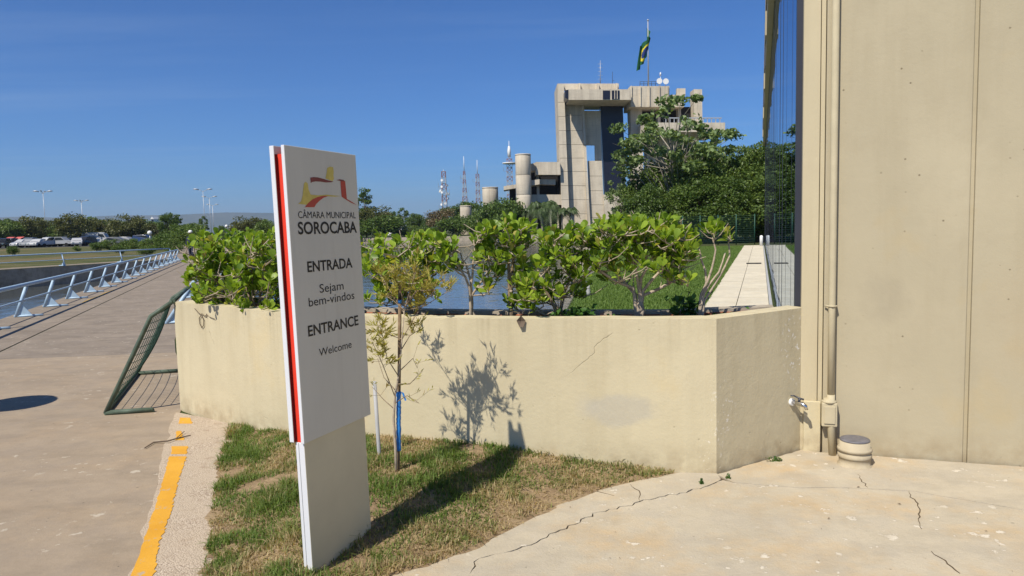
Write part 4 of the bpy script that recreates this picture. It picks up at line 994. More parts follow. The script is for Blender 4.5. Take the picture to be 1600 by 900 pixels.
# weeds in the planter
def weed(label, seed, px, Yd, n, hgt, spread, leaf, base_z=0.89, name='weed', mat='weed', grp='weeds in the planter'):
    r = random.Random(seed); p0 = AT(px[0], px[1], Yd); p0.z = base_z; root = thing(name, label, 'weed', tuple(p0), grp); qs = MB(); c_ = []; rng_ = np.random.default_rng(seed)
    for _ in range(n):
        a_ = r.uniform(0, 6.28); e_ = p0 + Vector((math.cos(a_) * spread * r.random(), math.sin(a_) * spread * 0.5 * r.random(), hgt * r.uniform(0.5, 1))); m_ = p0.lerp(e_, 0.5) + Vector((0, 0, 0.03))
        qs.tube([p0, m_, e_], [0.003, 0.0025, 0.0015], 4, 0, False)
        for k in range(14): t_ = r.uniform(0.25, 1); c_.append(tuple(p0.lerp(e_, t_) + Vector((r.gauss(0, 0.02), r.gauss(0, 0.02), r.gauss(0, 0.015) + 0.015)) * min(1, hgt / 0.1)))
    qs.build('stems', M['weed'], root); v = leaf_cards(np.array(c_), leaf, rng_, 0.6, 0.75) - np.array(p0)
    o = link_obj('foliage', np_mesh('foliage', v, 4, [(0, 1, 2), (0, 2, 3)], M[mat]), root); o['kind'] = 'stuff'
weed('trailing dark green leafy weeds at the foot of the leaning shrub', 31, (905, 488), 4.92, 20, 0.12, 0.24, 0.05)
weed('dark drooping weed under the right side of the largest shrub', 32, (1070, 486), 4.95, 8, 0.20, 0.14, 0.05)
weed('small thin weed on the soil beside the bare stemmed shrub', 33, (1140, 486), 4.95, 4, 0.10, 0.16, 0.032)
weed('soft green bush growing on the lake shore behind the planter', 34, (825, 470), 7.3, 60, 0.75, 0.75, 0.06, 0.0, 'shore_bush', 'tree_mid', None)
weed('small grass tuft growing at the foot of the shaded planter end', 35, (1210, 730), 4.66, 7, 0.035, 0.07, 0.015, 0.0, 'weed_tuft', 'tree_dark', 'weed tufts in the concrete joints')
weed('tiny weed tuft in the crack below the planter corner', 36, (1140, 756), 4.36, 3, 0.012, 0.03, 0.010, 0.01, 'weed_tuft', 'tree_dark', 'weed tufts in the concrete joints')
weed('tiny weed tuft on the cracked concrete beside the grass bed', 37, (1096, 765), 4.28, 4, 0.018, 0.03, 0.012, 0.01, 'weed_tuft', 'weed', 'weed tufts in the concrete joints')

# ================================================================= SAPLING, STAKES, RIBBON
def bed_at(x, y, z=0.11): return G(x, y, z)
bp = bed_at(620, 748, 0.10); BY = bp.y
sa = thing('sapling', 'young sapling with sparse yellow green feathery foliage, tied to a stake', 'sapling', (bp.x, bp.y, bed_h(bp.x, bp.y)))
def sq(x, y, dy_=0.0): return AT(x, y, BY + dy_)
r = random.Random(5)
trunk_l = [sq(620, 760), sq(618, 700), sq(615, 655), sq(617, 620), sq(624, 580), sq(628, 530), sq(632, 480)]
q = MB(); q.tube(trunk_l, [0.010, 0.009, 0.0075, 0.0065, 0.005, 0.004, 0.0025], 8); q.build('trunk', M['bark_pale'], sa)
qb = MB(); cen = []; dirs = []
br_ = [((617, 620), (598, 570), (582, 535)), ((618, 610), (600, 590), (590, 560)), ((628, 530), (600, 520), (588, 505)), ((628, 530), (645, 500), (665, 470)), ((632, 480), (650, 455), (690, 452)), ((632, 490), (610, 455), (595, 430)),
       ((632, 480), (625, 450), (612, 425)), ((634, 478), (645, 440), (650, 425)), ((634, 478), (655, 450), (675, 465)), ((628, 545), (640, 525), (655, 515)), ((624, 580), (645, 560), (652, 575)), ((624, 590), (605, 560), (595, 512)),
       ((632, 485), (615, 470), (603, 462)), ((633, 480), (640, 455), (638, 435)), ((617, 640), (600, 625), (582, 605)), ((622, 600), (640, 600), (660, 580)), ((617, 630), (636, 618), (655, 630)), ((632, 485), (660, 480), (700, 455))]
for b_ in br_:
    dy_ = r.gauss(0, 0.13); pp = [sq(*b_[0]), sq(*b_[1], dy_ * 0.5), sq(*b_[2], dy_)]
    qb.tube(pp, [0.0035, 0.0025, 0.0015], 5, 0, False)
    low = b_[2][1] > 540
    for k in range(3 if low else 13):
        t_ = r.uniform(0.45, 1.05); s_ = pp[1].lerp(pp[2], t_ * 2 - 1) if t_ > 0.5 else pp[0].lerp(pp[1], t_ * 2)
        e_ = s_ + Vector((r.gauss(0, 0.045), r.gauss(0, 0.05), abs(r.gauss(0.03, 0.035)))); qb.tube([s_, e_], [0.0012, 0.0008], 3, 0, False)
        for j in range(5 if low else 15):
            w_ = s_.lerp(e_, r.uniform(0.35, 1.1)); cen.append(tuple(w_)); d_ = (e_ - s_).normalized() + Vector((r.gauss(0, 0.5), r.gauss(0, 0.5), r.gauss(0.2, 0.4))); dirs.append(tuple(d_.normalized()))
tag(qb.build('branches', M['bark'], sa), None, None, None, 'stuff')
cen = np.array(cen); dirs = np.array(dirs); n = len(cen); rg2 = np.random.default_rng(3)
w_ = np.cross(dirs, rg2.normal(size=(n, 3))); w_ /= np.linalg.norm(w_, axis=1)[:, None]; L_ = rg2.uniform(0.026, 0.054, n)[:, None]
v = np.stack([cen, cen + dirs * L_ * 0.5 + w_ * 0.0034, cen + dirs * L_, cen + dirs * L_ * 0.5 - w_ * 0.0034], 1).reshape(-1, 3) - np.array(ORG[sa.name])
o = link_obj('foliage', np_mesh('foliage', v, 4, [(0, 1, 2, 3)], M['feather']), sa); o['kind'] = 'stuff'
sk = [sq(622, 735, 0.035), sq(623, 640, 0.035), sq(624, 560, 0.035), sq(625, 447, 0.035)]
stk = thing('wooden_stake', 'brown wooden stake with a dark painted top, beside the sapling trunk', 'stake', tuple(sk[0]))
q = MB(); q.tube([sk[0] - Vector((0, 0, 0.15))] + sk, 0.0105, 10); q.build('shaft', M['stake'], stk)
q = MB(); q.tube([sq(624.7, 470, 0.035), sq(625, 446, 0.035)], [0.0112, 0.010], 10); q.build('painted_tip', M['black'], stk)
q = MB(); q.tube([sq(624.7, 474, 0.035), sq(624.7, 468.5, 0.035)], 0.0116, 10); q.build('blue_band', M['ribbon'], stk)
rb = MB(); rr_ = random.Random(8)
rb.tube([sq(623.0 + rr_.uniform(-.4, .4), 612 + 92 * k / 30, 0.028) for k in range(31)], [0.0135 + rr_.uniform(-0.0012, 0.002) for k in range(31)], 10)
e0 = sq(626, 612, 0.02)
rb.add([e0, e0 + Vector((0.02, -0.01, -0.005)), e0 + Vector((0.035, -0.012, -0.05)), e0 + Vector((0.025, -0.01, -0.055)), e0 + Vector((0.008, 0, -0.012))], [(0, 1, 2, 3, 4)])
tag(rb.build('ribbon_tie', M['ribbon'], None, tuple(sq(623, 660, 0.03))), 'bright blue plastic ribbon wound round the sapling and its stake', 'ribbon')
p_ = bed_at(593, 716, 0.13); t_ = AT(585, 596, p_.y)
q = MB(); q.tube([p_ - Vector((0, 0, 0.1)), p_, t_], 0.0125, 10); tag(q.build('grey_pipe_stake', M['pvc'], None, tuple(p_)), 'thin grey pipe standing upright in the grass behind the sign', 'pipe')
p_ = bed_at(645, 680, 0.13); q = MB(); q.tube([p_ - Vector((0, 0, 0.05)), p_ + Vector((0, 0, 0.035))], [0.012, 0.010], 8); tag(q.build('stump_peg', M['stake'], None, tuple(p_)), 'short dark wooden peg in the grass at the wall foot', 'peg')

# dried tendrils and a dead leaf hanging on the planter wall
def on_front(x, y, o=0.006):
    """pixel -> point on the planter front surface"""
    d_ = ray(x, y); best = None
    for a_, c_ in zip(PF[:-1], PF[1:]):
        ex, ey = c_[0] - a_[0], c_[1] - a_[1]; den = d_.x * ey - d_.y * ex
        if abs(den) < 1e-9: continue
        t_ = (a_[0] * ey - a_[1] * ex) / den; u_ = ((d_.x * t_ - a_[0]) * ex + (d_.y * t_ - a_[1]) * ey) / (ex * ex + ey * ey)
        if -0.02 <= u_ <= 1.02: best = CP + d_ * t_; L = math.hypot(ex, ey); nn = Vector((ey / L, -ex / L, 0))
    return best + nn * o
tn = thing('dried_tendril', 'curled dry vine tendril hanging over the planter rim near its left end', 'vine', tuple(on_front(315, 500)))
q = MB(); q.tube([on_front(x, y, 0.01) for x, y in ((306, 482), (311, 488), (316, 492), (320, 500), (320, 508), (317, 512), (314, 506), (313, 497), (317, 490), (322, 494), (325, 491))], 0.0035, 5); q.build('tendril', M['trunk'], tn)
q = MB(); q.tube([on_front(x, y, 0.01) for x, y in ((325, 497), (324, 490), (329, 495), (337, 498))], 0.0025, 5); q.build('tendril', M['trunk'], tn)
dl = MB(); c_ = on_front(815, 503, 0.015); dl.add([c_ + Vector((0, 0, 0.045)), c_ + Vector((-0.03, 0, 0.01)), c_ + Vector((-0.012, -0.01, -0.03)), c_ + Vector((0.012, -0.012, -0.032)), c_ + Vector((0.03, 0, 0.008)), c_ + Vector((0, 0.012, 0.005))], [(0, 1, 5), (1, 2, 5), (2, 3, 5), (3, 4, 5), (4, 0, 5)])
dl.tube([c_ + Vector((0, 0, 0.04)), c_ + Vector((-0.01, 0.02, 0.06)), c_ + Vector((-0.05, 0.04, 0.065))], 0.003, 5)
tag(dl.build('dead_leaf', M['trunk'], None, tuple(c_)), 'dark dead leaf hanging over the planter rim below the upright narrow shrub', 'leaf')
q = MB(); q.tube([G(226, 700, 0.018), G(240, 691, 0.02), G(262, 689, 0.03), G(280, 684, 0.022), G(298, 680, 0.018)], [0.004, 0.006, 0.006, 0.005, 0.003], 6); q.tube([G(275, 685, 0.02), G(288, 674, 0.03)], 0.003, 5)
tag(q.build('fallen_twig', M['trunk'], None, tuple(G(262, 689, 0))), 'dry fallen twig lying across the yellow line', 'twig')

# unseen stand-in added outside the frame, to cast the shadow tip on the promenade
hd = G(30, 629) + Vector((-0.56, -0.83, 0)) * (1.75 / math.tan(SUN_EL)); hd.z = 0
bl = thing('shadow_post', 'unseen dark post with a round cap, added for its shadow on the walkway', 'lamp', tuple(hd))
q = MB(); q.tube([hd, hd + Vector((0, 0, 1.66))], 0.05, 12); q.build('post', M['alu'], bl)
q = MB(); q.lathe((hd.x, hd.y, 1.64), [(0.06, 0), (0.30, 0.03), (0.34, 0.07), (0.24, 0.12), (0.05, 0.15)], 24); q.build('cap', M['alu'], bl)

# ================================================================= TREES
def ground_z(): return 0.0
def crown_clumps(r, shape, n, H, R_, zlo):
    out = []
    for _ in range(n):
        while True:
            x, y, z = r.uniform(-1, 1), r.uniform(-1, 1), r.uniform(-1, 1); d_ = x * x + y * y + z * z
            if 0.25 < d_ < 1: break
        zc = (zlo + H) / 2; out.append(Vector((x * R_ * 0.9, y * R_ * 0.9, zc + z * (H - zlo) / 2 * 0.92)))
    return out
def make_tree(seed, H, R_, zlo, nclump, nleaf, leaf, lmat, bark='trunk', clump=0.16, flat=0.75, trunk_r=0.12, aspect=0.6, lean=0.0, sparse=False):
    """meshes (trunk, crown) for a tree at the origin; many small leaves in clumps on limbs"""
    r = random.Random(seed); rng_ = np.random.default_rng(seed)
    cl = crown_clumps(r, None, nclump, H, R_, zlo)
    q = MB(); top = Vector((lean * H, 0, zlo + (H - zlo) * 0.55)); mid = Vector((r.gauss(0, 0.05) * H * 0.5, r.gauss(0, 0.03) * H * 0.5, zlo * 0.6))
    q.tube([(0, 0, -0.1), mid, Vector((top.x * 0.6, 0, zlo)), top], [trunk_r * 1.25, trunk_r, trunk_r * 0.75, trunk_r * 0.3], 8)
    c_ = []
    for k in cl:
        s_ = Vector((top.x * 0.6, 0, zlo)).lerp(top, r.uniform(-0.15, 0.9)) if zlo > 0.3 else Vector((0, 0, 0.2)).lerp(top, r.random())
        m_ = s_.lerp(k, 0.5) + Vector((r.gauss(0, 0.04) * R_, r.gauss(0, 0.04) * R_, r.gauss(0.03, 0.04) * H))
        q.tube([s_, m_, k], [trunk_r * 0.32, trunk_r * 0.2, trunk_r * 0.07], 5, 0, False)
        n = max(4, int(nleaf / nclump * r.uniform(0.5, 1.6))); sg_ = R_ * clump * r.uniform(0.7, 1.5)
        p_ = rng_.normal(size=(n, 3)); p_ /= (np.linalg.norm(p_, axis=1)[:, None] + 1e-9); p_ *= (rng_.random(n) ** 0.45)[:, None] * sg_ * 1.7; p_[:, 2] *= flat
        c_.append(p_ + np.array(k))
        if sparse:
            for _ in range(3):
                e_ = k + Vector((r.gauss(0, sg_), r.gauss(0, sg_), r.gauss(0.3, 0.6) * sg_)); q.tube([m_, k.lerp(m_, 0.2), e_], [trunk_r * 0.1, trunk_r * 0.08, trunk_r * 0.04], 4, 0, False)
    v = leaf_cards(np.concatenate(c_), leaf, rng_, 0.4, aspect)
    return q.mesh('trunk', M[bark]), np_mesh('crown', v, 4, [(0, 1, 2), (0, 2, 3)], M[lmat])
TREE = {}
def proto(key, **kw):
    if key not in TREE: TREE[key] = make_tree(**kw)
    return TREE[key]
def put_tree(key, label, x, y, s_, rz, grp, cat='tree', sz=None, name='tree'):
    tm, cm_ = TREE[key]; root = thing(name, label, cat, (x, y, 0), grp); root.rotation_euler = (0, 0, rz); root.scale = (s_, s_, sz or s_)
    link_obj('trunk', tm, root); link_obj('crown', cm_, root); return root
def tree_px(key, label, px, top, Yd, Hp, grp, rz=None, wide=1.0, cat='tree', name='tree'):
    t_ = AT(px, top, Yd); s_ = t_.z / Hp; return put_tree(key, label, t_.x, Yd, s_ * wide, RND.uniform(0, 6.28) if rz is None else rz, grp, cat, s_, name)
proto('park_a', seed=1, H=6, R_=3.4, zlo=1.5, nclump=44, nleaf=5200, leaf=0.34, lmat='tree_olive', clump=0.20, flat=0.55)
proto('park_b', seed=2, H=6, R_=3.0, zlo=1.6, nclump=40, nleaf=4600, leaf=0.34, lmat='tree_mid', clump=0.20, flat=0.6)
proto('dark_a', seed=3, H=8, R_=3.2, zlo=1.2, nclump=56, nleaf=6500, leaf=0.36, lmat='tree_dark', clump=0.19, flat=0.8)
proto('bush_a', seed=4, H=3, R_=2.2, zlo=0.15, nclump=30, nleaf=3600, leaf=0.24, lmat='tree_mid', clump=0.22, trunk_r=0.06)
proto('bush_b', seed=5, H=3, R_=2.2, zlo=0.15, nclump=30, nleaf=3400, leaf=0.26, lmat='tree_dark', clump=0.22, trunk_r=0.06)
proto('brown', seed=6, H=5, R_=3.0, zlo=0.4, nclump=34, nleaf=4200, leaf=0.30, lmat='tree_brown', clump=0.22)
proto('airy', seed=7, H=10, R_=2.6, zlo=3.2, nclump=26, nleaf=3000, leaf=0.34, lmat='tree_dark', clump=0.17, flat=0.6, sparse=True)
proto('grove_a', seed=8, H=8, R_=3.3, zlo=0.5, nclump=72, nleaf=14000, leaf=0.27, lmat='tree_dark', clump=0.17, flat=0.85)
proto('grove_b', seed=9, H=8, R_=3.2, zlo=0.5, nclump=72, nleaf=14000, leaf=0.27, lmat='tree_mid', clump=0.17, flat=0.85)
proto('cecropia', seed=10, H=12.5, R_=4.9, zlo=2.6, nclump=70, nleaf=6000, leaf=0.36, lmat='tree_pale', bark='trunk_pale', clump=0.078, flat=0.6, sparse=True, trunk_r=0.16)
# car park trees
for k, (px, top, Yd, key, lab) in enumerate([
        (-25, 340, 112, 'park_a', None), (-70, 339, 114, 'park_b', None), (-120, 341, 110, 'park_a', None), (-175, 338, 116, 'park_b', None), (-235, 340, 112, 'park_a', None), (14, 341, 112, 'park_b', None), (50, 337, 118, 'park_a', None), (84, 350, 126, 'park_b', None), (118, 333, 110, 'park_a', None), (140, 338, 122, 'park_b', None),
        (165, 341, 118, 'park_a', None), (195, 335, 108, 'park_a', None), (222, 341, 112, 'park_b', None), (246, 347, 106, 'park_a', None), (70, 352, 135, 'dark_a', None)]):
    tree_px(key, {'park_a': 'broad olive green tree behind the parked cars', 'park_b': 'mid green rounder tree behind the parked cars', 'dark_a': 'darkest tall tree behind the parked cars'}[key], px, top, Yd + 44, 6.0 if key[0] == 'p' else 8.0, 'trees around the car park', wide=1.1)
for px, top, Yd in ((5, 345, 195), (35, 347, 200), (62, 344, 190), (95, 348, 205), (128, 342, 196), (155, 347, 200), (182, 344, 198), (210, 346, 205), (236, 349, 195), (255, 350, 190), (300, 348, 190), (-40, 345, 192), (-90, 346, 196), (-140, 344, 190), (-200, 346, 198), (-260, 345, 194), (-330, 347, 196), (-400, 345, 190), (-480, 346, 196)):
    tree_px('dark_a', 'dark tree in the far row beyond the car park trees', px, top, Yd, 8.0, 'far row of trees beyond the car park', wide=1.6)
for px, top, Yd, key, Hp, lab, w_ in [
        (262, 332, 112, 'dark_a', 8, 'tall dark columnar tree rising above the others left of the street lamps', 0.7), (276, 334, 120, 'airy', 10, 'thin airy tree touching the dark columnar tree', 0.9),
        (285, 350, 110, 'bush_a', 3, 'low green bush by the far end of the promenade', 1.0), (300, 352, 84, 'bush_a', 3, 'wide grey green bush beside the tall street lamp', 1.1),
        (318, 337, 150, 'airy', 10, 'feathery palm like tree behind the tall street lamp', 0.8), (345, 352, 118, 'dark_a', 8, 'dark conical tree between the street lamps and the sign', 0.6),
        (385, 338, 128, 'park_a', 6, 'broad olive tree on the shore left of the sign', 1.2), (412, 342, 118, 'park_b', 6, 'rounded green tree closest to the red edge of the sign', 1.1), (430, 350, 110, 'dark_a', 8, 'dark tree hidden mostly behind the sign edge', 0.9),
        (270, 372, 62, 'bush_a', 3, 'bush at the end of the blue railing', 0.9), (335, 365, 90, 'bush_b', 3, 'dark low bush behind the planter end shrub', 1.2), (365, 362, 96, 'bush_a', 3, 'green bush behind the dense planter shrub', 1.2),
        (172, 374, 80, 'bush_a', 3, 'scrubby bush in the dry field before the parked cars', 1.3), (208, 373, 84, 'bush_a', 3, 'grey green scrub at the edge of the dry field', 1.5), (150, 379, 78, 'bush_b', 3, 'small scrub left of the scrubby field bush', 1.1), (120, 384, 82, 'bush_a', 3, 'low scrub before the white hatchback and the pickup', 0.9), (188, 384, 64, 'bush_b', 3, 'low dark scrub close behind the opposite bank railing', 1.2), (228, 383, 60, 'bush_a', 3, 'low green scrub close behind the bank railing, near its end', 1.2), (238, 372, 78, 'bush_a', 3, 'leafy scrub between the field and the end of the railing', 1.4), (258, 366, 82, 'bush_b', 3, 'dark scrub behind the end of the railing', 1.3), (18, 384, 68, 'bush_b', 3, 'small dark bush in front of the white parked cars', 0.7)]:
    tree_px(key, lab, px, top, Yd, Hp, None, wide=w_, name='bush' if 'bush' in key else 'tree', cat='bush' if 'bush' in key else 'tree')
# far shore right of the sign
for px, top, Yd, key, Hp, lab, w_ in [
        (570, 293, 158, 'airy', 10, 'tall sparse topped tree just right of the sign logo', 1.0), (560, 330, 154, 'dark_a', 8, 'dense dark tree beside the sign, under the sparse tree', 1.3), (588, 322, 152, 'park_a', 6, 'rounded olive tree on the far shore below the sparse tree', 1.1), (540, 340, 160, 'dark_a', 8, 'dark shore tree hidden behind the sign', 1.2),
        (600, 338, 150, 'bush_b', 3, 'dark bush on the far shore below the white houses', 1.6), (612, 330, 190, 'dark_a', 8, 'dark tree in front of the white houses', 0.9), (628, 324, 185, 'airy', 10, 'spiky airy tree right of the white houses', 1.0), (648, 333, 178, 'dark_a', 8, 'blue green tree on the far shore, midway to the brown bush', 1.1), (668, 340, 172, 'dark_a', 8, 'low tree left of the brown bush', 1.0),
        (640, 352, 152, 'bush_a', 3, 'green shore bush at the water, below the blue green tree', 1.9), (670, 354, 150, 'bush_b', 3, 'dark shore bush at the water, below the low tree', 1.7),
        (690, 328, 160, 'brown', 5, 'brownish leafless bush below the dish covered mast', 1.1), (705, 322, 176, 'dark_a', 8, 'dark rounded tree at the foot of the dish covered mast', 1.2), (728, 314, 178, 'dark_a', 8, 'dark tree at the foot of the slender mast', 1.1), (742, 326, 172, 'park_b', 6, 'green tree behind the lowest round concrete tower', 1.2),
        (712, 338, 152, 'bush_b', 3, 'bush left of the lowest round concrete tower', 1.5), (748, 342, 148, 'bush_a', 3, 'bush between the two smaller round concrete towers', 1.4), (768, 314, 141, 'bush_b', 3, 'round leafed dark tree before the middle round tower', 0.85), (792, 312, 141, 'bush_b', 3, 'round leafed dark tree left of the tallest round tower', 0.85), (780, 330, 139.5, 'bush_b', 3, 'low dark bush before the two round leafed trees', 1.1),
        (560, 355, 149, 'bush_b', 3, 'dark shore bush at the right edge of the sign', 1.8), (805, 340, 139.5, 'bush_a', 3, 'bush at the foot of the tallest round tower', 1.0), (925, 352, 138.5, 'bush_a', 3, 'low bush on the shore below the concrete pylons', 1.2)]:
    tree_px(key, lab, px, top, Yd, Hp, 'trees and bushes on the far shore', wide=w_, name='bush' if 'bush' in key or key == 'brown' else 'tree', cat='bush' if 'bush' in key else 'tree')
# grove behind the fence
tree_px('cecropia', 'tall pale leaved tree with open branches standing before the cantilevered terrace', 1052, 138, 58, 12.5, None, 2.2, 1.15)
for k, (px, top, Yd, key, w_) in enumerate([(975, 262, 61, 'cecropia', 0.55), (1010, 255, 60, 'grove_b', 0.9), (1052, 232, 60, 'grove_a', 0.8), (1088, 214, 58, 'grove_b', 0.75), (1112, 236, 56, 'grove_b', 0.9), (1140, 218, 60, 'cecropia', 0.7), (1165, 236, 57, 'grove_a', 0.9), (1190, 214, 55.5, 'grove_b', 0.8), (1225, 220, 57, 'grove_a', 1.1),
                                          (1015, 290, 53, 'grove_a', 1.0), (1055, 285, 54, 'grove_b', 1.1), (1100, 275, 53.5, 'grove_a', 1.2), (1145, 280, 53, 'grove_a', 1.2), (1185, 270, 53, 'grove_b', 1.2), (1230, 270, 53, 'grove_a', 1.2), (990, 318, 54, 'grove_a', 0.75), (1270, 230, 60, 'grove_b', 1.1), (1310, 230, 60, 'grove_a', 1.1), (1180, 235, 66, 'grove_a', 1.1), (1105, 230, 66, 'grove_a', 1.1)]):
    tree_px(key, 'low leafy tree in the front row of the grove right behind the wire fence' if Yd < 55 else 'taller tree in the back row of the grove behind the wire fence', px, top, Yd, 12.5 if key == 'cecropia' else 8.0, 'grove trees behind the wire fence', wide=w_ * (1.3 if key == 'cecropia' else 1))
# palms
def make_palm(seed, H, n, L):
    r = random.Random(seed); q = MB(); q.tube([(0, 0, 0), (0.05, 0, H * 0.5), (0, 0, H)], [0.2, 0.16, 0.15], 8); vs = []; 
    for k in range(n):
        a_ = k * 2.4 + r.uniform(-.2, .2); el = r.uniform(0.1, 1.25); l_ = L * r.uniform(0.8, 1.1); pr = []
        for i in range(12):
            t_ = i / 11; rr = l_ * t_ * math.cos(el) * (1 - 0.1 * t_); pr.append(Vector((math.cos(a_) * rr, math.sin(a_) * rr, H + l_ * (math.sin(el) * t_ - (0.75 + 0.3 * math.cos(el)) * t_ * t_))))
        for i in range(1, 12):
            d_ = (pr[i] - pr[i - 1]).normalized(); s_ = d_.cross(Vector((0, 0, 1))).normalized(); w_ = l_ * 0.26 * math.sin(math.pi * (0.12 + 0.86 * i / 11))
            for sgn in (-1, 1):
                for f in (0.0, 0.5):
                    b0 = pr[i - 1].lerp(pr[i], f); e_ = b0 + s_ * sgn * w_ + d_ * w_ * 0.4 - Vector((0, 0, w_ * 0.55)); vs += [b0 - d_ * 0.05, b0 + d_ * 0.07, e_]
    return q.mesh('trunk', M['trunk_pale']), np_mesh('fronds', np.array([tuple(v_) for v_ in vs]), 3, [(0, 1, 2)], M['palm'])
PALMS = [make_palm(1, 3.6, 44, 3.6), make_palm(2, 4.2, 34, 2.9)]
for px, top, Yd, k, sc_ in [(838, 312, 139.5, 0, 1.15), (858, 310, 140.2, 0, 1.2), (846, 322, 138.9, 1, 0.95), (878, 325, 139.4, 1, 0.9), (893, 324, 139.0, 1, 0.95), (825, 325, 139.3, 1, 0.85)]:
    t_ = AT(px, top, Yd); root = thing('palm_tree', ('large wide palm before the low dark wing of the city hall' if k == 0 else 'smaller narrow palm before the low dark wing of the city hall'), 'palm tree', (t_.x, Yd, 0), 'palms before the city hall'); root.rotation_euler = (0, 0, RND.uniform(0, 6)); sc2 = (t_.z + 0.3) / (5.0 if k == 0 else 5.2); root.scale = (sc_, sc_, sc2)
    link_obj('trunk', PALMS[k][0], root); link_obj('fronds', PALMS[k][1], root)

# ================================================================= FENCE, BOLLARDS
f0, f1 = fac(FLEN + 2.2, 0.6), fac(FLEN + 2.2, 11.2)
fe = thing('wire_fence', 'dark green wire mesh fence at the far end of the lawn and terrace', 'fence', tuple(f0))
nb = 9
for i in range(nb + 1):
    p_ = f0.lerp(f1, i / nb); q = MB(); q.tube([p_, p_ + Vector((0, 0, 2.05))], 0.035, 6); q.build('post', M['fence'], fe)
for i in range(nb):
    a_, c_ = f0.lerp(f1, i / nb), f0.lerp(f1, (i + 1) / nb); q = MB()
    for j in range(14): z_ = Vector((0, 0, 0.08 + j * 0.145)); q.tube([a_ + z_, c_ + z_], 0.006, 3, 0, False)
    for j in range(1, 16): b_ = a_.lerp(c_, j / 16); q.tube([b_ + Vector((0, 0, 0.05)), b_ + Vector((0, 0, 2.0))], 0.004, 3, 0, False)
    q.build('mesh_panel', M['fence'], fe)
p_ = fac(FLEN - 1.5, 0.18, 0.03)
q = MB(); q.lathe(tuple(p_), [(0.10, 0), (0.10, 0.55), (0.085, 0.62), (0.04, 0.65)], 16); tag(q.build('white_post', M['white'], None, tuple(p_)), 'short white post at the far end of the terrace by the glass facade', 'post')
p_ = G(919, 462); p_.z = 0.0
lt = thing('garden_light', 'small dark garden spotlight on a grey base, standing on the lawn shore', 'garden light', tuple(p_))
q = MB(); q.lathe(tuple(p_), [(0.065, 0), (0.055, 0.08), (0.045, 0.18), (0.04, 0.24)], 12); q.build('base', M['pvc'], lt)
q = MB(); q.tube([p_ + Vector((-0.09, 0, 0.29)), p_ + Vector((0.09, 0, 0.29))], 0.045, 10); q.build('lamp_head', M['alu'], lt)

# ================================================================= CITY HALL
D0 = 145.0
ch = thing('city_hall', 'brutalist concrete city hall with tall pylons and overhanging top across the lake', 'building', tuple(AT(930, 372, D0 + 4)[:2]) + (0.0,))
def cpx(name, pts, Yd, dep, mat='tower', parent=None):
    q = MB(); q.ypr([AT(x, y, Yd) for x, y in pts][::-1], dep); return q.build(name, M[mat], parent or ch)
def rect(x0, y0, x1, y1, sl=0.0): return [(x0, y0), (x1, y0), (x1 + sl * (y1 - y0), y1), (x0 + sl * (y1 - y0), y1)]
def stack(name, xl, xr, ys_, sl, Yd, dep):
    """column built of concrete lifts with recessed joints; xl/xr at the top, leaning by sl px per px"""
    for a_, c_ in zip(ys_[:-1], ys_[1:]):
        y0, y1 = a_ + 0.25, c_ - 0.25; d0, d1 = (y0 - ys_[0]) * sl, (y1 - ys_[0]) * sl
        cpx(name, [(xl + d0, y0), (xr + d0 * 1.15, y0), (xr + d1 * 1.15, y1), (xl + d1, y1)], Yd, dep)
    a_, c_ = ys_[0], ys_[-1]; d1 = (c_ - a_) * sl
    cpx('core', [(xl + 0.6, a_ + 0.3), (xr - 0.6, a_ + 0.3), (xr + d1 * 1.15 - 0.6, c_), (xl + d1 + 0.6, c_)], Yd + 0.25, dep - 0.5, 'dark')
stack('pylon_lift', 870.5, 881.0, [131, 160, 182, 204, 226, 247, 268, 290, 312, 334, 374], 0.037, D0, 9.0)
stack('panel_lift', 882.5, 909.5, [163, 180, 204, 226, 247, 268, 290, 312, 334, 374], 0.044, D0 + 1.6, 1.2)
stack('fin_lift', 909.5, 912.5, [163, 226, 268, 312, 374], 0.046, D0 + 0.9, 2.0)
stack('panel_lift', 919.0, 940.5, [251, 275, 298, 320, 340, 374], 0.035, D0 + 1.7, 1.2)
cpx('upper_panel', [(913, 173), (938.5, 173), (939.5, 226.5), (915, 226.5)], D0 + 2.3, 1.0)
cpx('reveal', [(929.5, 226.6), (939.5, 226.6), (940.5, 250.8), (930, 250.8)], D0 + 2.4, 0.8)
cpx('dark_cladding', [(938, 160), (973, 160), (978, 306), (945.5, 306)], D0 + 2.2, 2.0, 'dark_glass')
cpx('base_wall', [(943, 304), (1002, 304), (1006, 374), (947, 374)], D0 + 1.2, 3.0)
# overhanging top
tp_ = cpx('top_slab', rect(888.5, 139.5, 986, 156, 0.01), D0 - 5.0, 12.0)
cpx('top_slab_end', [(883, 141), (888.3, 140), (888.5, 155.5), (883, 153)], D0 - 4.6, 4.0, 'dark_glass')
for x0, x1 in ((942, 953), (956, 968)): cpx('window', rect(x0, 141.3, x1, 154.6), D0 - 5.12, 0.1, 'dark_glass', tp_)
cpx('window_bar', rect(960, 141.3, 961, 154.6), D0 - 5.2, 0.07, 'tower', tp_); cpx('window_bar', rect(964, 141.3, 965, 154.6), D0 - 5.2, 0.07, 'tower', tp_)
cpx('parapet', rect(871, 130.5, 967, 140.5), D0 + 1.0, 1.0)
for x in (904, 933, 962): cpx('parapet_fin', rect(x, 130, x + 3, 140), D0 + 0.2, 0.79)
cpx('rear_block', rect(984.5, 134.5, 1046, 167), D0 - 2.2, 8.0)
for x in (986, 1000, 1014, 1030, 1043): cpx('rear_rib', rect(x, 134, x + 1.6, 166.5), D0 - 2.5, 0.29)
cpx('rear_block', rect(1046.5, 148, 1069, 167), D0 - 1.0, 6.0)
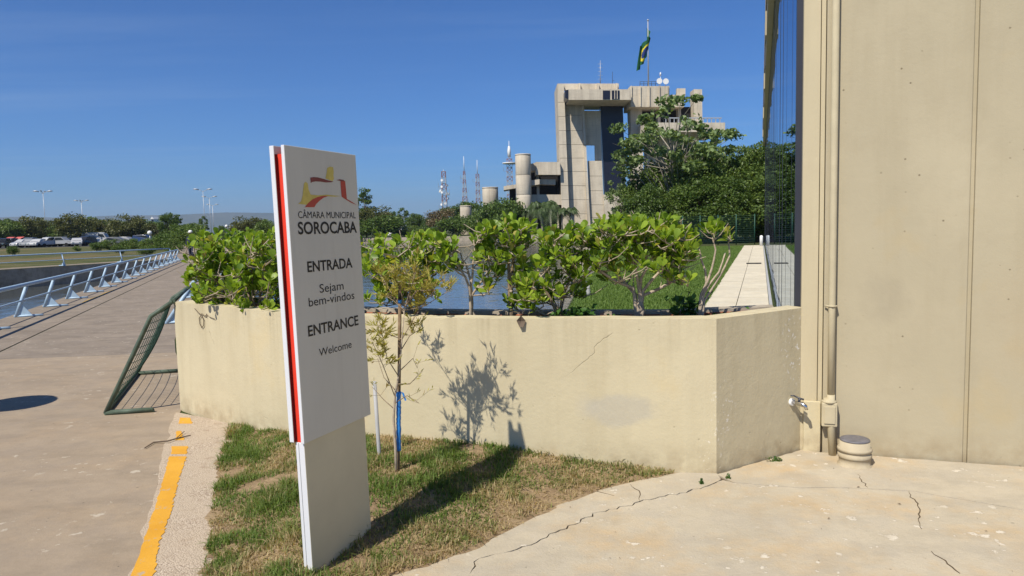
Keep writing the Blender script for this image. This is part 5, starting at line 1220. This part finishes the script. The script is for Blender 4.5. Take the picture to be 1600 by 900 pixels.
cpx('roof_fin', rect(1058, 138, 1071, 150), D0 + 1.5, 1.0)
cpx('roof_pier', rect(1084, 139.5, 1097, 205, 0.01), D0 + 1.0, 3.0)
cpx('window_band', rect(988, 167, 1084, 196), D0 + 3.5, 1.0, 'dark')
cpx('shaft', [(985, 166), (1003, 166), (1006, 305), (990, 305)], D0 + 1.0, 4.0)
for x in (1028, 1060): cpx('pier', rect(x, 166, x + 4, 192), D0 + 1.0, 2.0)
cpx('terrace_slab', rect(1020, 191.5, 1133, 206, 0.005), D0 - 6.0, 14.0)
cpx('terrace_cheek', [(1004, 192), (1020, 191.5), (1020, 205), (1004, 217)], D0 - 4.0, 12.0)
for k in range(14): cpx('baluster', rect(1040 + k * 6.5, 184.5, 1041 + k * 6.5, 191.5), D0 - 5.6, 0.2, 'galv')
cpx('handrail', rect(1038, 183.5, 1128, 185), D0 - 5.65, 0.25, 'galv')
cpx('under_wall', [(1010, 207), (1090, 207), (1092, 374), (1012, 374)], D0 + 3.0, 3.0, 'tower')
# low wing with the round towers
def rtower(x0, x1, ytop, Yd, lab=None, parent=ch, name='round_tower'):
    a_, c_ = AT(x0, ytop, Yd), AT(x1, ytop, Yd); rad = (c_.x - a_.x) / 2; h_ = a_.z; c0 = ((a_.x + c_.x) / 2, Yd + rad, 0.0)
    lifts = max(2, int(h_ / 3.2)); dz = h_ / lifts
    if parent is None:
        root = thing('round_tower', lab, 'tower', c0, 'round concrete towers')
    else: root = parent
    for k in range(lifts):
        q = MB(); q.lathe((c0[0], c0[1], k * dz + 0.03), [(rad * 0.985, 0), (rad, 0.05), (rad, dz - 0.09), (rad * 0.985, dz - 0.04)], 28); q.build('ring_lift' if parent is None else 'stair_tower_lift', M['tower'], root)
    q = MB(); q.lathe((c0[0], c0[1], h_ - 0.02), [(rad * 1.02, 0), (rad * 1.02, 0.25), (rad * 0.9, 0.27)], 28); q.build('rim', M['tower'], root)
rtower(805, 829.5, 242, D0 - 4)
cpx('wing_block', [(837, 253), (875, 253), (876, 273), (837, 273)], D0 - 1.0, 5.0)
cpx('wing_slab_cheek', [(815, 259.5), (837, 254), (837, 266), (816, 268)], D0 - 0.5, 6.0)
cpx('wing_slab', [(817, 283.5), (843, 280), (843, 288), (818, 291.5)], D0 - 2.0, 6.0)
cpx('wing_slab', [(843.2, 280), (868, 280.5), (868, 288.5), (843.2, 288)], D0 + 0.5, 4.0)
cpx('wing_dark_bay', [(818, 262), (876, 262), (878, 306), (820, 306)], D0 + 6.2, 1.0, 'dark')
cpx('wing_dark_side', [(873, 262), (876, 262), (878, 306), (875, 306)], D0 + 1.0, 5.0, 'dark')
cpx('wing_column', [(838, 268), (842, 268), (843, 304), (839, 304)], D0 + 2.0, 1.0)
cpx('wing_base', [(830, 304), (878, 304), (880, 320), (832, 320)], D0 + 0.5, 5.0)
cpx('arcade_back', [(828, 320), (878, 320), (882, 374), (830, 374)], D0 + 4.0, 1.0, 'dark')
for x in (835, 846, 858, 870): cpx('arcade_column', rect(x, 320, x + 2.4, 374, 0.03), D0 + 0.8, 0.5)
cpx('side_balcony', [(787, 291), (806, 288), (806, 294), (787, 297)], D0 - 1.0, 6.0)
cpx('side_dark_bay', [(796, 296), (806, 295), (807, 340), (797, 340)], D0 + 2.0, 2.0, 'dark')
rtower(753, 778, 294, D0 + 8, 'mid height round concrete tower left of the city hall', None)
rtower(718, 736, 323, D0 + 14, 'lowest round concrete tower farthest from the city hall', None)
# roof equipment
q = MB(); a_ = AT(938, 131, D0 + 3); c_ = AT(938, 94, D0 + 3); q.tube([a_, c_], [0.09, 0.04], 6)
for k in range(5): m_ = a_.lerp(c_, 0.2 + 0.16 * k); q.tube([m_ - Vector((0.5, 0, 0)), m_ + Vector((0.5, 0, 0))], 0.03, 4)
tag(q.build('roof_antenna', M['galv'], None, tuple(a_)), 'thin whip antenna on the left roof of the city hall', 'antenna')
q = MB(); a_ = AT(957, 131, D0 + 3); q.tube([a_, AT(957, 112, D0 + 3)], 0.04, 5); q.tube([a_ + Vector((0, 0, 0.6)), a_ + Vector((0.4, 0, 0.6))], 0.03, 4); tag(q.build('roof_antenna', M['alu'], None, tuple(a_)), 'short thin rod antenna near the corner of the overhanging top', 'antenna')
rr = thing('roof_railing', 'thin dark railing round the flagpole roof', 'railing', tuple(AT(1012, 135, D0 - 1)))
for x in (1000, 1006, 1012, 1018, 1024, 1030): q = MB(); q.tube([AT(x, 135, D0 - 1), AT(x, 127.5, D0 - 1)], 0.05, 5); q.build('post', M['alu'], rr)
for y in (127.5, 131): q = MB(); q.tube([AT(1000, y, D0 - 1), AT(1030, y, D0 - 1)], 0.04, 5); q.build('rail', M['alu'], rr)
for x, y, lab in ((1030, 127, 'round white dish antenna on the flagpole roof, beside the pole'), (1040, 127.5, 'round white dish antenna on the flagpole roof, at its right corner')):
    c_ = AT(x, y, D0 - 1.5); rt_ = thing('dish_antenna', lab, 'dish', tuple(AT(x, 135, D0 - 1.5)), 'roof dishes')
    q = MB(); q.tube([AT(x, 135, D0 - 1.5), c_ + Vector((0, 0.2, 0.2))], 0.06, 6); q.build('mast', M['galv'], rt_)
    q = MB(); q.tube([c_, c_ + Vector((0, -0.15, 0.0)), c_ + Vector((0, -0.28, 0))], [0.25, 0.5, 0.56], 16); q.build('dish', M['white'], rt_)
c_ = AT(1032, 118, D0 - 1); q = MB(); q.tube([AT(1032, 134, D0 - 1), c_], 0.04, 5); q.tube([c_, c_ + Vector((0, 0, 0.6))], [0.2, 0.1], 8); tag(q.build('roof_antenna', M['white'], None, tuple(AT(1032, 134, D0 - 1))), 'small white tipped antenna between the two dishes', 'antenna')
# flagpole and flag
fp0, fp1 = AT(1013.2, 135, D0 - 1), AT(1011.5, 33, D0 - 1); fp1.x = fp0.x; fp1.y = fp0.y
q = MB(); q.tube([fp0, fp1], [0.14, 0.09], 10); q.lathe((fp1.x, fp1.y, fp1.z), [(0.05, 0), (0.2, 0.1), (0.2, 0.25), (0.05, 0.35)], 10)
tag(q.build('flagpole', M['galv'], None, tuple(fp0)), 'tall grey flagpole on the city hall roof', 'flagpole')
M['flag_g'] = simple('flag_green', (0.012, 0.085, 0.03), 0.7, 0.2); M['flag_y'] = simple('flag_yellow', (0.62, 0.50, 0.03), 0.7, 0.2); M['flag_b'] = simple('flag_blue', (0.012, 0.03, 0.14), 0.7, 0.2)
q = MB(); NU, NV = 40, 26; HO, FL = 5.4, 6.4
def flagp(u, v):
    sag = u ** 0.8; fold = math.sin(u * 15 + v * 2.0) * 0.35 * min(1, u * 5)
    x = -0.25 - sag * 1.9 * (0.35 + 0.65 * v) + fold * 0.75 + 1.15 * math.sin(u * 4.2) * (1 - v) * 0.9
    y = math.cos(u * 15 + v * 1.5) * 0.4 * min(1, u * 5); z = -v * HO * (1 - 0.12 * u) - sag * 3.6
    return Vector((fp1.x + x, fp1.y + y - 0.1, fp1.z - 1.2 + z))
vs = [flagp(i / NU, j / NV) for j in range(NV + 1) for i in range(NU + 1)]
q.v = [tuple(v_) for v_ in vs]
for j in range(NV):
    for i in range(NU):
        u, v = (i + .5) / NU, (j + .5) / NV; mi = 0
        if abs(u - .5) / .43 + abs(v - .5) / .40 < 1: mi = 1
        if ((u - .5) * 1.43) ** 2 + (v - .5) ** 2 < .25 ** 2: mi = 2
        q.f.append((j * (NU + 1) + i, j * (NU + 1) + i + 1, (j + 1) * (NU + 1) + i + 1, (j + 1) * (NU + 1) + i)); q.mi.append(mi); q.sm.append(True)
tag(q.build('flag', [M['flag_g'], M['flag_y'], M['flag_b']], None, tuple(fp1)), 'limp green, yellow and blue national flag hanging from the roof flagpole', 'flag')

# ================================================================= RADIO MASTS
def mast(label, px, ytop, ybase, Yd, wb, wt, n, style):
    b0 = AT(px, ybase, Yd); t0 = AT(px, ytop, Yd); t0.x = b0.x; zb = 0.0; H_ = t0.z; root = thing('radio_mast', label, 'mast', (b0.x, Yd, 0), 'radio masts behind the city hall')
    sh = H_ * (0.80 if style != 'dish' else 0.97); th = 0.10 * Yd / 350
    for k in range(n):
        z0, z1 = sh * k / n, sh * (k + 1) / n; w0, w1 = wb + (wt - wb) * k / n, wb + (wt - wb) * (k + 1) / n; q = MB()
        c0 = [Vector((b0.x + sx_ * w0 / 2, Yd + sy_ * w0 / 2, z0)) for sx_, sy_ in ((-1, -1), (1, -1), (1, 1), (-1, 1))]; c1 = [Vector((b0.x + sx_ * w1 / 2, Yd + sy_ * w1 / 2, z1)) for sx_, sy_ in ((-1, -1), (1, -1), (1, 1), (-1, 1))]
        for j in range(4):
            q.tube([c0[j], c1[j]], th * 1.3, 4, 0, False); q.tube([c0[j], c1[(j + 1) % 4]], th * 0.8, 3, 0, False); q.tube([c0[(j + 1) % 4], c1[j]], th * 0.8, 3, 0, False); q.tube([c1[j], c1[(j + 1) % 4]], th * 0.8, 3, 0, False)
        q.build('lattice_section', M['rw_red_hazed'] if k % 2 else M['mast_white_hazed'], root)
    q = MB(); q.tube([(b0.x, Yd, sh), (b0.x, Yd, H_)], [th * 2.2, th], 6); q.build('top_rod', M['white'], root)
    r = random.Random(px)
    if style == 'dish':
        for k in range(11):
            z_ = sh * r.uniform(0.45, 1.0); a_ = r.uniform(math.pi, 2 * math.pi); c_ = Vector((b0.x + math.cos(a_) * wt, Yd + math.sin(a_) * wt, z_)); q = MB(); q.tube([c_, c_ + Vector((math.cos(a_), math.sin(a_), 0)) * 0.6], [0.25, 0.55], 10); q.build('dish', M['white'], root)
    if style == 'platform':
        q = MB(); q.lathe((b0.x, Yd, sh * 0.93), [(wt * 1.4, 0), (wt * 1.5, 0.5), (wt * 1.2, 0.6)], 12); q.build('platform', M['white'], root); q = MB(); q.lathe((b0.x, Yd, sh * 1.02), [(0.7, 0), (0.8, 3.0), (0.4, 5.0)], 10); q.build('antenna_drum', M['white'], root)
    for k in range(6):
        z_ = sh * r.uniform(0.3, 0.95); s_ = r.choice((-1, 1)); q = MB(); q.tube([(b0.x + s_ * wt * 0.5, Yd - wt * 0.5, z_), (b0.x + s_ * (wt * 0.5 + 1.6), Yd - wt * 0.5, z_ + 0.3), (b0.x + s_ * (wt * 0.5 + 1.6), Yd - wt * 0.5, z_ + 1.8)], th * 0.9, 4, 0, False); q.build('side_antenna', M['galv'], root)
mast('radio mast covered with many white dishes', 695, 265, 330, 330, 2.6, 1.7, 10, 'dish')
mast('slender tapering radio mast between the dish covered mast and the dense red one', 727, 244, 330, 420, 4.2, 0.9, 14, 'rod')
mast('dense red and white radio mast left of the mid height round tower', 747.5, 250, 330, 380, 2.6, 1.5, 14, 'rod')
mast('largest lattice radio mast with a platform, behind the tallest round tower', 797.5, 220, 320, 330, 3.2, 2.2, 16, 'platform')

# ================================================================= STREET LAMPS, CARS, KIOSK, HOUSES
def lamp(label, px, ytop, Yd, arms=2):
    t_ = AT(px, ytop, Yd); root = thing('street_lamp', label, 'street lamp', (t_.x, Yd, 0), 'tall street lamps'); th = 0.05 * Yd / 170
    q = MB(); q.tube([(t_.x, Yd, 0), (t_.x, Yd, t_.z)], [th * 1.6, th], 6); q.build('pole', M['galv'], root)
    for k in range(arms):
        a_ = math.pi * 2 * k / arms + 0.3; d_ = Vector((math.cos(a_), math.sin(a_), 0)); p_ = Vector((t_.x, Yd, t_.z))
        q = MB(); q.tube([p_ - Vector((0, 0, 0.2)), p_ + d_ * 0.9 + Vector((0, 0, 0.25))], th * 0.8, 5); q.build('arm', M['galv'], root)
        q = MB(); e_ = p_ + d_ * 0.8 + Vector((0, 0, 0.25)); sd_ = Vector((-d_.y, d_.x, 0)); q.tube([e_, e_ + d_ * 0.6 + Vector((0, 0, 0.1)), e_ + d_ * 1.15 + Vector((0, 0, 0.1))], [0.10, 0.15, 0.08], 8); q.build('lamp_head', M['galv'], root)
lamp('tall street lamp with four heads above the parked cars', 67, 301, 165, 4)
lamp('street lamp rising behind the car park trees', 127, 315, 210, 4)
lamp('tallest street lamp, standing nearest the far end of the promenade', 317, 298, 160, 2)
lamp('street lamp just behind the tallest one', 327, 309, 195, 2)
lamp('lowest looking street lamp, farthest along the row by the promenade', 332, 321, 245, 2)
for px, y, Yd, lab in ((234, 366, 90, 'small globe lamp before the parked dark car'), (354, 355, 130, 'small globe lamp behind the dense planter shrub')):
    t_ = AT(px, y, Yd); rt_ = thing('globe_lamp', lab, 'lamp', (t_.x, Yd, 0), 'small globe lamps'); q = MB(); q.tube([(t_.x, Yd, 0), (t_.x, Yd, t_.z)], 0.06, 6); q.build('pole', M['galv'], rt_)
    q = MB(); q.lathe((t_.x, Yd, t_.z - 0.1), [(0.05, 0), (0.22, 0.1), (0.28, 0.28), (0.22, 0.46), (0.05, 0.55)], 12); q.build('globe', M['white'], rt_)

def car_proto(kind):
    if kind == 'hatch': prof = [(-1.95, .35), (-2.0, .62), (-1.9, .95), (-1.35, 1.42), (-.2, 1.48), (.55, 1.40), (1.15, .98), (1.85, .85), (2.0, .60), (1.95, .35)]; win = [(-1.45, .98), (-1.2, 1.34), (-.2, 1.40), (.48, 1.33), (1.0, .98)]
    elif kind == 'suv': prof = [(-2.2, .4), (-2.25, .8), (-2.15, 1.1), (-1.9, 1.68), (-.2, 1.74), (.5, 1.66), (1.05, 1.12), (2.1, 1.0), (2.25, .7), (2.2, .4)]; win = [(-1.95, 1.14), (-1.75, 1.58), (-.2, 1.65), (.42, 1.58), (.9, 1.14)]
    elif kind == 'pickup': prof = [(-2.5, .5), (-2.55, 1.05), (-.75, 1.08), (-.6, 1.72), (.6, 1.72), (1.2, 1.12), (2.3, 1.0), (2.5, .75), (2.45, .45)]; win = [(-.55, 1.16), (-.45, 1.62), (.5, 1.62), (1.0, 1.16)]
    else: prof = [(-2.7, .4), (-2.75, 1.0), (-2.7, 2.35), (-2.5, 2.5), (1.3, 2.5), (1.75, 2.3), (2.2, 1.4), (2.7, 1.15), (2.75, .45)]; win = [(.7, 1.4), (.75, 2.15), (1.6, 2.1), (2.0, 1.4)]
    W = 0.86 if kind != 'van' else 0.98
    q = MB(); n = len(prof)
    vs = [(x, -W, z) if z < 1.05 else (x, -W * .86, z) for x, z in prof] + [(x, W, z) if z < 1.05 else (x, W * .86, z) for x, z in prof]
    q.add(vs, [tuple(range(n)), tuple(range(2 * n - 1, n - 1, -1))] + [(i, n + i, n + (i + 1) % n, (i + 1) % n) for i in range(n)]); bm_ = q.mesh('body', M['white']); bevel(bm_, 0.05, 2)
    q = MB(); m_ = len(win)
    for s_ in (-1, 1):
        v0 = [(x, s_ * (W * (.99 if z < 1.05 else .875)), z) for x, z in win]; v1 = [(x, s_ * W * .7, z) for x, z in win]
        q.add(v0 + v1, [tuple(range(m_)), tuple(range(2 * m_ - 1, m_ - 1, -1))] + [(i, m_ + i, m_ + (i + 1) % m_, (i + 1) % m_) for i in range(m_)])
    f_, r_ = win[-1], win[-2]; q.add([(f_[0] + .13, -W * .75, f_[1] + .02), (f_[0] + .13, W * .75, f_[1] + .02), (r_[0] + .11, W * .7, r_[1]), (r_[0] + .11, -W * .7, r_[1])], [(0, 1, 2, 3)]); wm = q.mesh('window', M['glass_car'])
    q = MB(); q.tube([(0, -.1, 0), (0, .1, 0)], .33, 14); q.tube([(0, -.11, 0), (0, .11, 0)], .19, 10); whm = q.mesh('wheel', M['rubber'])
    q = MB(); q.obox((0, 0, 0), (.06, 0, 0), (0, .28, 0), (0, 0, .14)); hlm = q.mesh('headlight', M['chrome'])
    return bm_, wm, whm, hlm, (1.25 if kind in ('hatch',) else 1.5), W, prof
CARS = {k: car_proto(k) for k in ('hatch', 'suv', 'pickup', 'van')}
def paint(n, c): m_ = simple('car_paint_' + n, c, 0.25, 0.5, 0, 0.03); return m_
PAINT = {'white': paint('white', (.42, .42, .42)), 'silver': paint('silver', (.27, .275, .28)), 'black': paint('black', (.015, .015, .017)), 'red': paint('red', (.28, .03, .02)), 'blue': paint('blue', (.03, .05, .12)), 'grey': paint('grey', (.12, .125, .13))}
def car(kind, color, px, Yd, rz, label):
    bm_, wm, whm, hlm, wb, W, prof = CARS[kind]; x = AT(px, 380, Yd).x; root = thing('parked_car' if kind != 'van' else 'parked_van', label, 'van' if kind == 'van' else 'car', (x, Yd, 0.006), 'vehicles in the car park'); root.rotation_euler = (0, 0, rz)
    o = link_obj('body', bm_, root); o.material_slots[0].link = 'OBJECT'; o.material_slots[0].material = PAINT[color]
    link_obj('window', wm, root)
    for sx_ in (-1, 1):
        for sy_ in (-1, 1): link_obj('wheel', whm, root, (sx_ * wb, sy_ * (W - .05), .33))
    fx = prof[-2][0] - 0.05; fz = prof[-2][1] - .02
    for sy_ in (-1, 1): link_obj('headlight', hlm, root, (fx, sy_ * W * .6 - .14, fz))
for kind, color, px, Yd, rz, lab in [
        ('suv', 'black', 4, 92, -1.2, 'black car standing left of the small dark bush'), ('suv', 'grey', 14, 99, -1.4, 'dark grey car behind the black car at the row end'), ('hatch', 'white', 37, 91, -1.9, 'white hatchback right of the small dark bush'), ('suv', 'grey', 46, 97, -1.3, 'dark grey car right behind the white hatchback'),
        ('hatch', 'silver', 50, 91, -1.7, 'silver hatchback beside the white hatchback'), ('hatch', 'white', 61, 90.5, -1.6, 'white car under the four headed street lamp'), ('hatch', 'blue', 69, 97, -1.5, 'dark blue car behind the white cars'), ('suv', 'white', 76, 92, -1.9, 'white car beside the pickup'),
        ('pickup', 'silver', 95, 93, 0.0, 'silver pickup truck seen side on'), ('hatch', 'black', 108, 95, -1.5, 'black car nose on, right of the pickup truck'), ('hatch', 'white', 121, 93, -1.1, 'white car beside the black nose on car'), ('suv', 'black', 134, 96, -1.6, 'black car before the white van'),
        ('van', 'white', 152, 118, 0.1, 'white van with a tall square body'), ('hatch', 'grey', 182, 99, 0.2, 'grey hatchback half hidden by the field scrub'), ('suv', 'blue', 228, 96, 0.0, 'dark blue car beside the globe lamp'), ('hatch', 'silver', 197, 104, 0.0, 'silver car farthest right behind the scrub'),
        ('hatch', 'red', 84, 103, -1.5, 'dark red car behind the pickup truck')]:
    car(kind, color, px, Yd + 36, rz, lab)
# kiosk with striped awnings
KY = 144.0; kx = AT(24, 378, KY).x; kb = thing('kiosk', 'low kiosk with red and pale awnings behind the small dark bush', 'kiosk', (kx, KY, 0))
M['awning_red'] = simple('awning_red', (0.55, 0.12, 0.10), 0.7); M['awning_pale'] = simple('awning_pale', (0.65, 0.48, 0.36), 0.7)
MB().box(kx - 1.9, kx + 1.9, KY + 0.60, KY + 2.50, 0, 1.7).build('hut', M['dark'], kb)
for x0, x1 in ((-1.75, -.35), (.15, 1.5)):
    q = MB(); q.add([(kx + x0, KY + 0.60, 1.95), (kx + x1, KY + 0.60, 1.95), (kx + x1, KY + -0.60, 1.62), (kx + x0, KY + -0.60, 1.62), (kx + x0, KY + 0.60, 1.90), (kx + x1, KY + 0.60, 1.90), (kx + x1, KY + -0.60, 1.57), (kx + x0, KY + -0.60, 1.57)], [(0, 3, 2, 1), (4, 5, 6, 7), (2, 3, 7, 6), (0, 1, 5, 4), (0, 4, 7, 3), (1, 2, 6, 5)]); q.build('awning', M['awning_red'], kb)
    MB().box(kx + x0, kx + x1, KY + -0.64, KY + -0.60, 1.2, 1.56).build('valance', M['awning_pale'], kb)
    for x in (x0, x1): MB().box(kx + x - .04, kx + x + .04, KY + -0.59, KY + -0.51, 0, 1.56).build('post', M['galv'], kb)
# white houses beyond the lake
for x0, y0, x1, y1, Yd, lab in ((604, 343, 612, 350, 205, 'small white house among the far shore trees, left of its twin'), (617, 344, 627, 350, 210, 'wider white house among the far shore trees, right of its twin'), (236, 340, 240, 343, 400, 'tiny white building on the far plain below the hills')):
    a_, c_ = AT(x0, y0, Yd), AT(x1, y1, Yd); rt_ = thing('white_house', lab, 'house', ((a_.x + c_.x) / 2, Yd, 0), 'white houses far away')
    MB().box(a_.x, c_.x, Yd, Yd + 6, 0, a_.z - .8).build('wall', M['white'], rt_)
    q = MB(); w_ = (c_.x - a_.x) / 2; q.ypr([Vector((a_.x - .3, Yd - .4, a_.z - .8)), Vector((c_.x + .3, Yd - .4, a_.z - .8)), Vector((c_.x - w_, Yd - .4, a_.z + .5))], 6.8); q.build('roof', M['white'], rt_)
    for k in (0.25, 0.7): MB().box(a_.x + 2 * w_ * k - .3, a_.x + 2 * w_ * k + .4, Yd - .06, Yd - .002, max(.3, a_.z - 2.3), a_.z - 1.2).build('window', M['dark_glass'], rt_)
# scrub along the canal field
# ================================================================= PERSON far along the promenade (half hidden by the shrub)
pp_ = AT(296, 408, 40.0); px_, py_ = pp_.x + 0.15, 40.0
M['cloth_dark'] = simple('dark_clothes', (0.03, 0.035, 0.06), 0.9); M['skin'] = simple('skin', (0.32, 0.19, 0.13), 0.6)
pe = thing('person', 'person in dark clothes and a white cap walking behind the planter end shrub', 'person', (px_, py_, 0.008))
SKN = [((0, 0, .95), .15), ((0, 0, 1.2), .15), ((0, 0, 1.42), .16), ((0, 0, 1.52), .06), ((0, .0, 1.62), .095), ((0, .0, 1.70), .085),
       ((-.10, 0, .9), .10), ((-.12, .12, .5), .075), ((-.12, .02, .1), .05), ((-.12, -.12, .05), .045), ((.10, 0, .9), .10), ((.12, -.14, .5), .075), ((.12, .02, .1), .05), ((.12, -.10, .05), .045),
       ((-.20, 0, 1.40), .06), ((-.27, .05, 1.12), .048), ((-.26, -.08, .88), .038), ((.20, 0, 1.40), .06), ((.27, .05, 1.12), .048), ((.26, -.08, .88), .038)]
SE = [(0, 1), (1, 2), (2, 3), (3, 4), (4, 5), (0, 6), (6, 7), (7, 8), (8, 9), (0, 10), (10, 11), (11, 12), (12, 13), (2, 14), (14, 15), (15, 16), (2, 17), (17, 18), (18, 19)]
me = bpy.data.meshes.new('body'); me.from_pydata([k_[0] for k_ in SKN], SE, []); bo = bpy.data.objects.new('body', me); COL.objects.link(bo); bo.parent = pe
sk_ = bo.modifiers.new('skin', 'SKIN'); 
for v_, k_ in zip(me.skin_vertices[0].data, SKN): v_.radius = (k_[1], k_[1])
me.skin_vertices[0].data[0].use_root = True
sb_ = bo.modifiers.new('sub', 'SUBSURF'); sb_.levels = 1; sb_.render_levels = 1
bpy.context.view_layer.update()
m2 = bpy.data.meshes.new_from_object(bo.evaluated_get(bpy.context.evaluated_depsgraph_get())); bo.modifiers.clear(); bo.data = m2
m2.materials.clear(); m2.materials.append(M['cloth_dark']); m2.materials.append(M['skin'])
for p_ in m2.polygons: p_.use_smooth = True; p_.material_index = 1 if (p_.center.z > 1.5 or (p_.center.z < .95 and abs(p_.center.x) > .22)) else 0
cpq = MB(); cpq.lathe((0, 0, 1.70), [(.105, 0), (.11, .05), (.09, .10), (.03, .13)], 14); cpq.obox((-.08, -.2, 1.70), (.16, 0, 0), (0, .12, 0), (0, 0, .015)); link_obj('cap', cpq.mesh('cap', M['white']), pe)

# ================================================================= HILLS AND HAZE
b = MB(); n = 120; HY = 7000.0; vs = []
for i in range(n + 1):
    x = -9000 + 16000 * i / n; hgt = 205 + 34 * mnoise.noise((x * 0.0004, 1, 0)) + 16 * mnoise.noise((x * 0.002, 5, 0)); fall = min(1, max(0.15, (1500 - x) / 4200))
    hgt *= fall; vs += [(x, HY - 900, -5), (x, HY - 400, hgt * .55), (x, HY, hgt), (x, HY + 700, hgt * .9), (x, HY + 1700, -5)]
b.add(vs, [(i * 5 + j, (i + 1) * 5 + j, (i + 1) * 5 + j + 1, i * 5 + j + 1) for i in range(n) for j in range(4)], 0, True); struct(b.build('hills', M['hill']))
hz = MB(); hz.box(-9800, 9800, -450, 9800, -12, 330); ho = hz.build('haze', [])
m_ = bpy.data.materials.new('haze'); m_.use_nodes = True; nn_ = m_.node_tree.nodes; nn_.remove(nn_['Principled BSDF']); pv_ = nn_.new('ShaderNodeVolumePrincipled')
pv_.inputs['Color'].default_value = (0.66, 0.80, 1.0, 1); pv_.inputs['Density'].default_value = 0.00012; pv_.inputs['Anisotropy'].default_value = 0.2
m_.node_tree.links.new(pv_.outputs[0], nn_['Material Output'].inputs['Volume']); ho.data.materials.append(m_)
tag(ho, 'pale thin air haze over the whole place', 'haze', None, 'stuff')
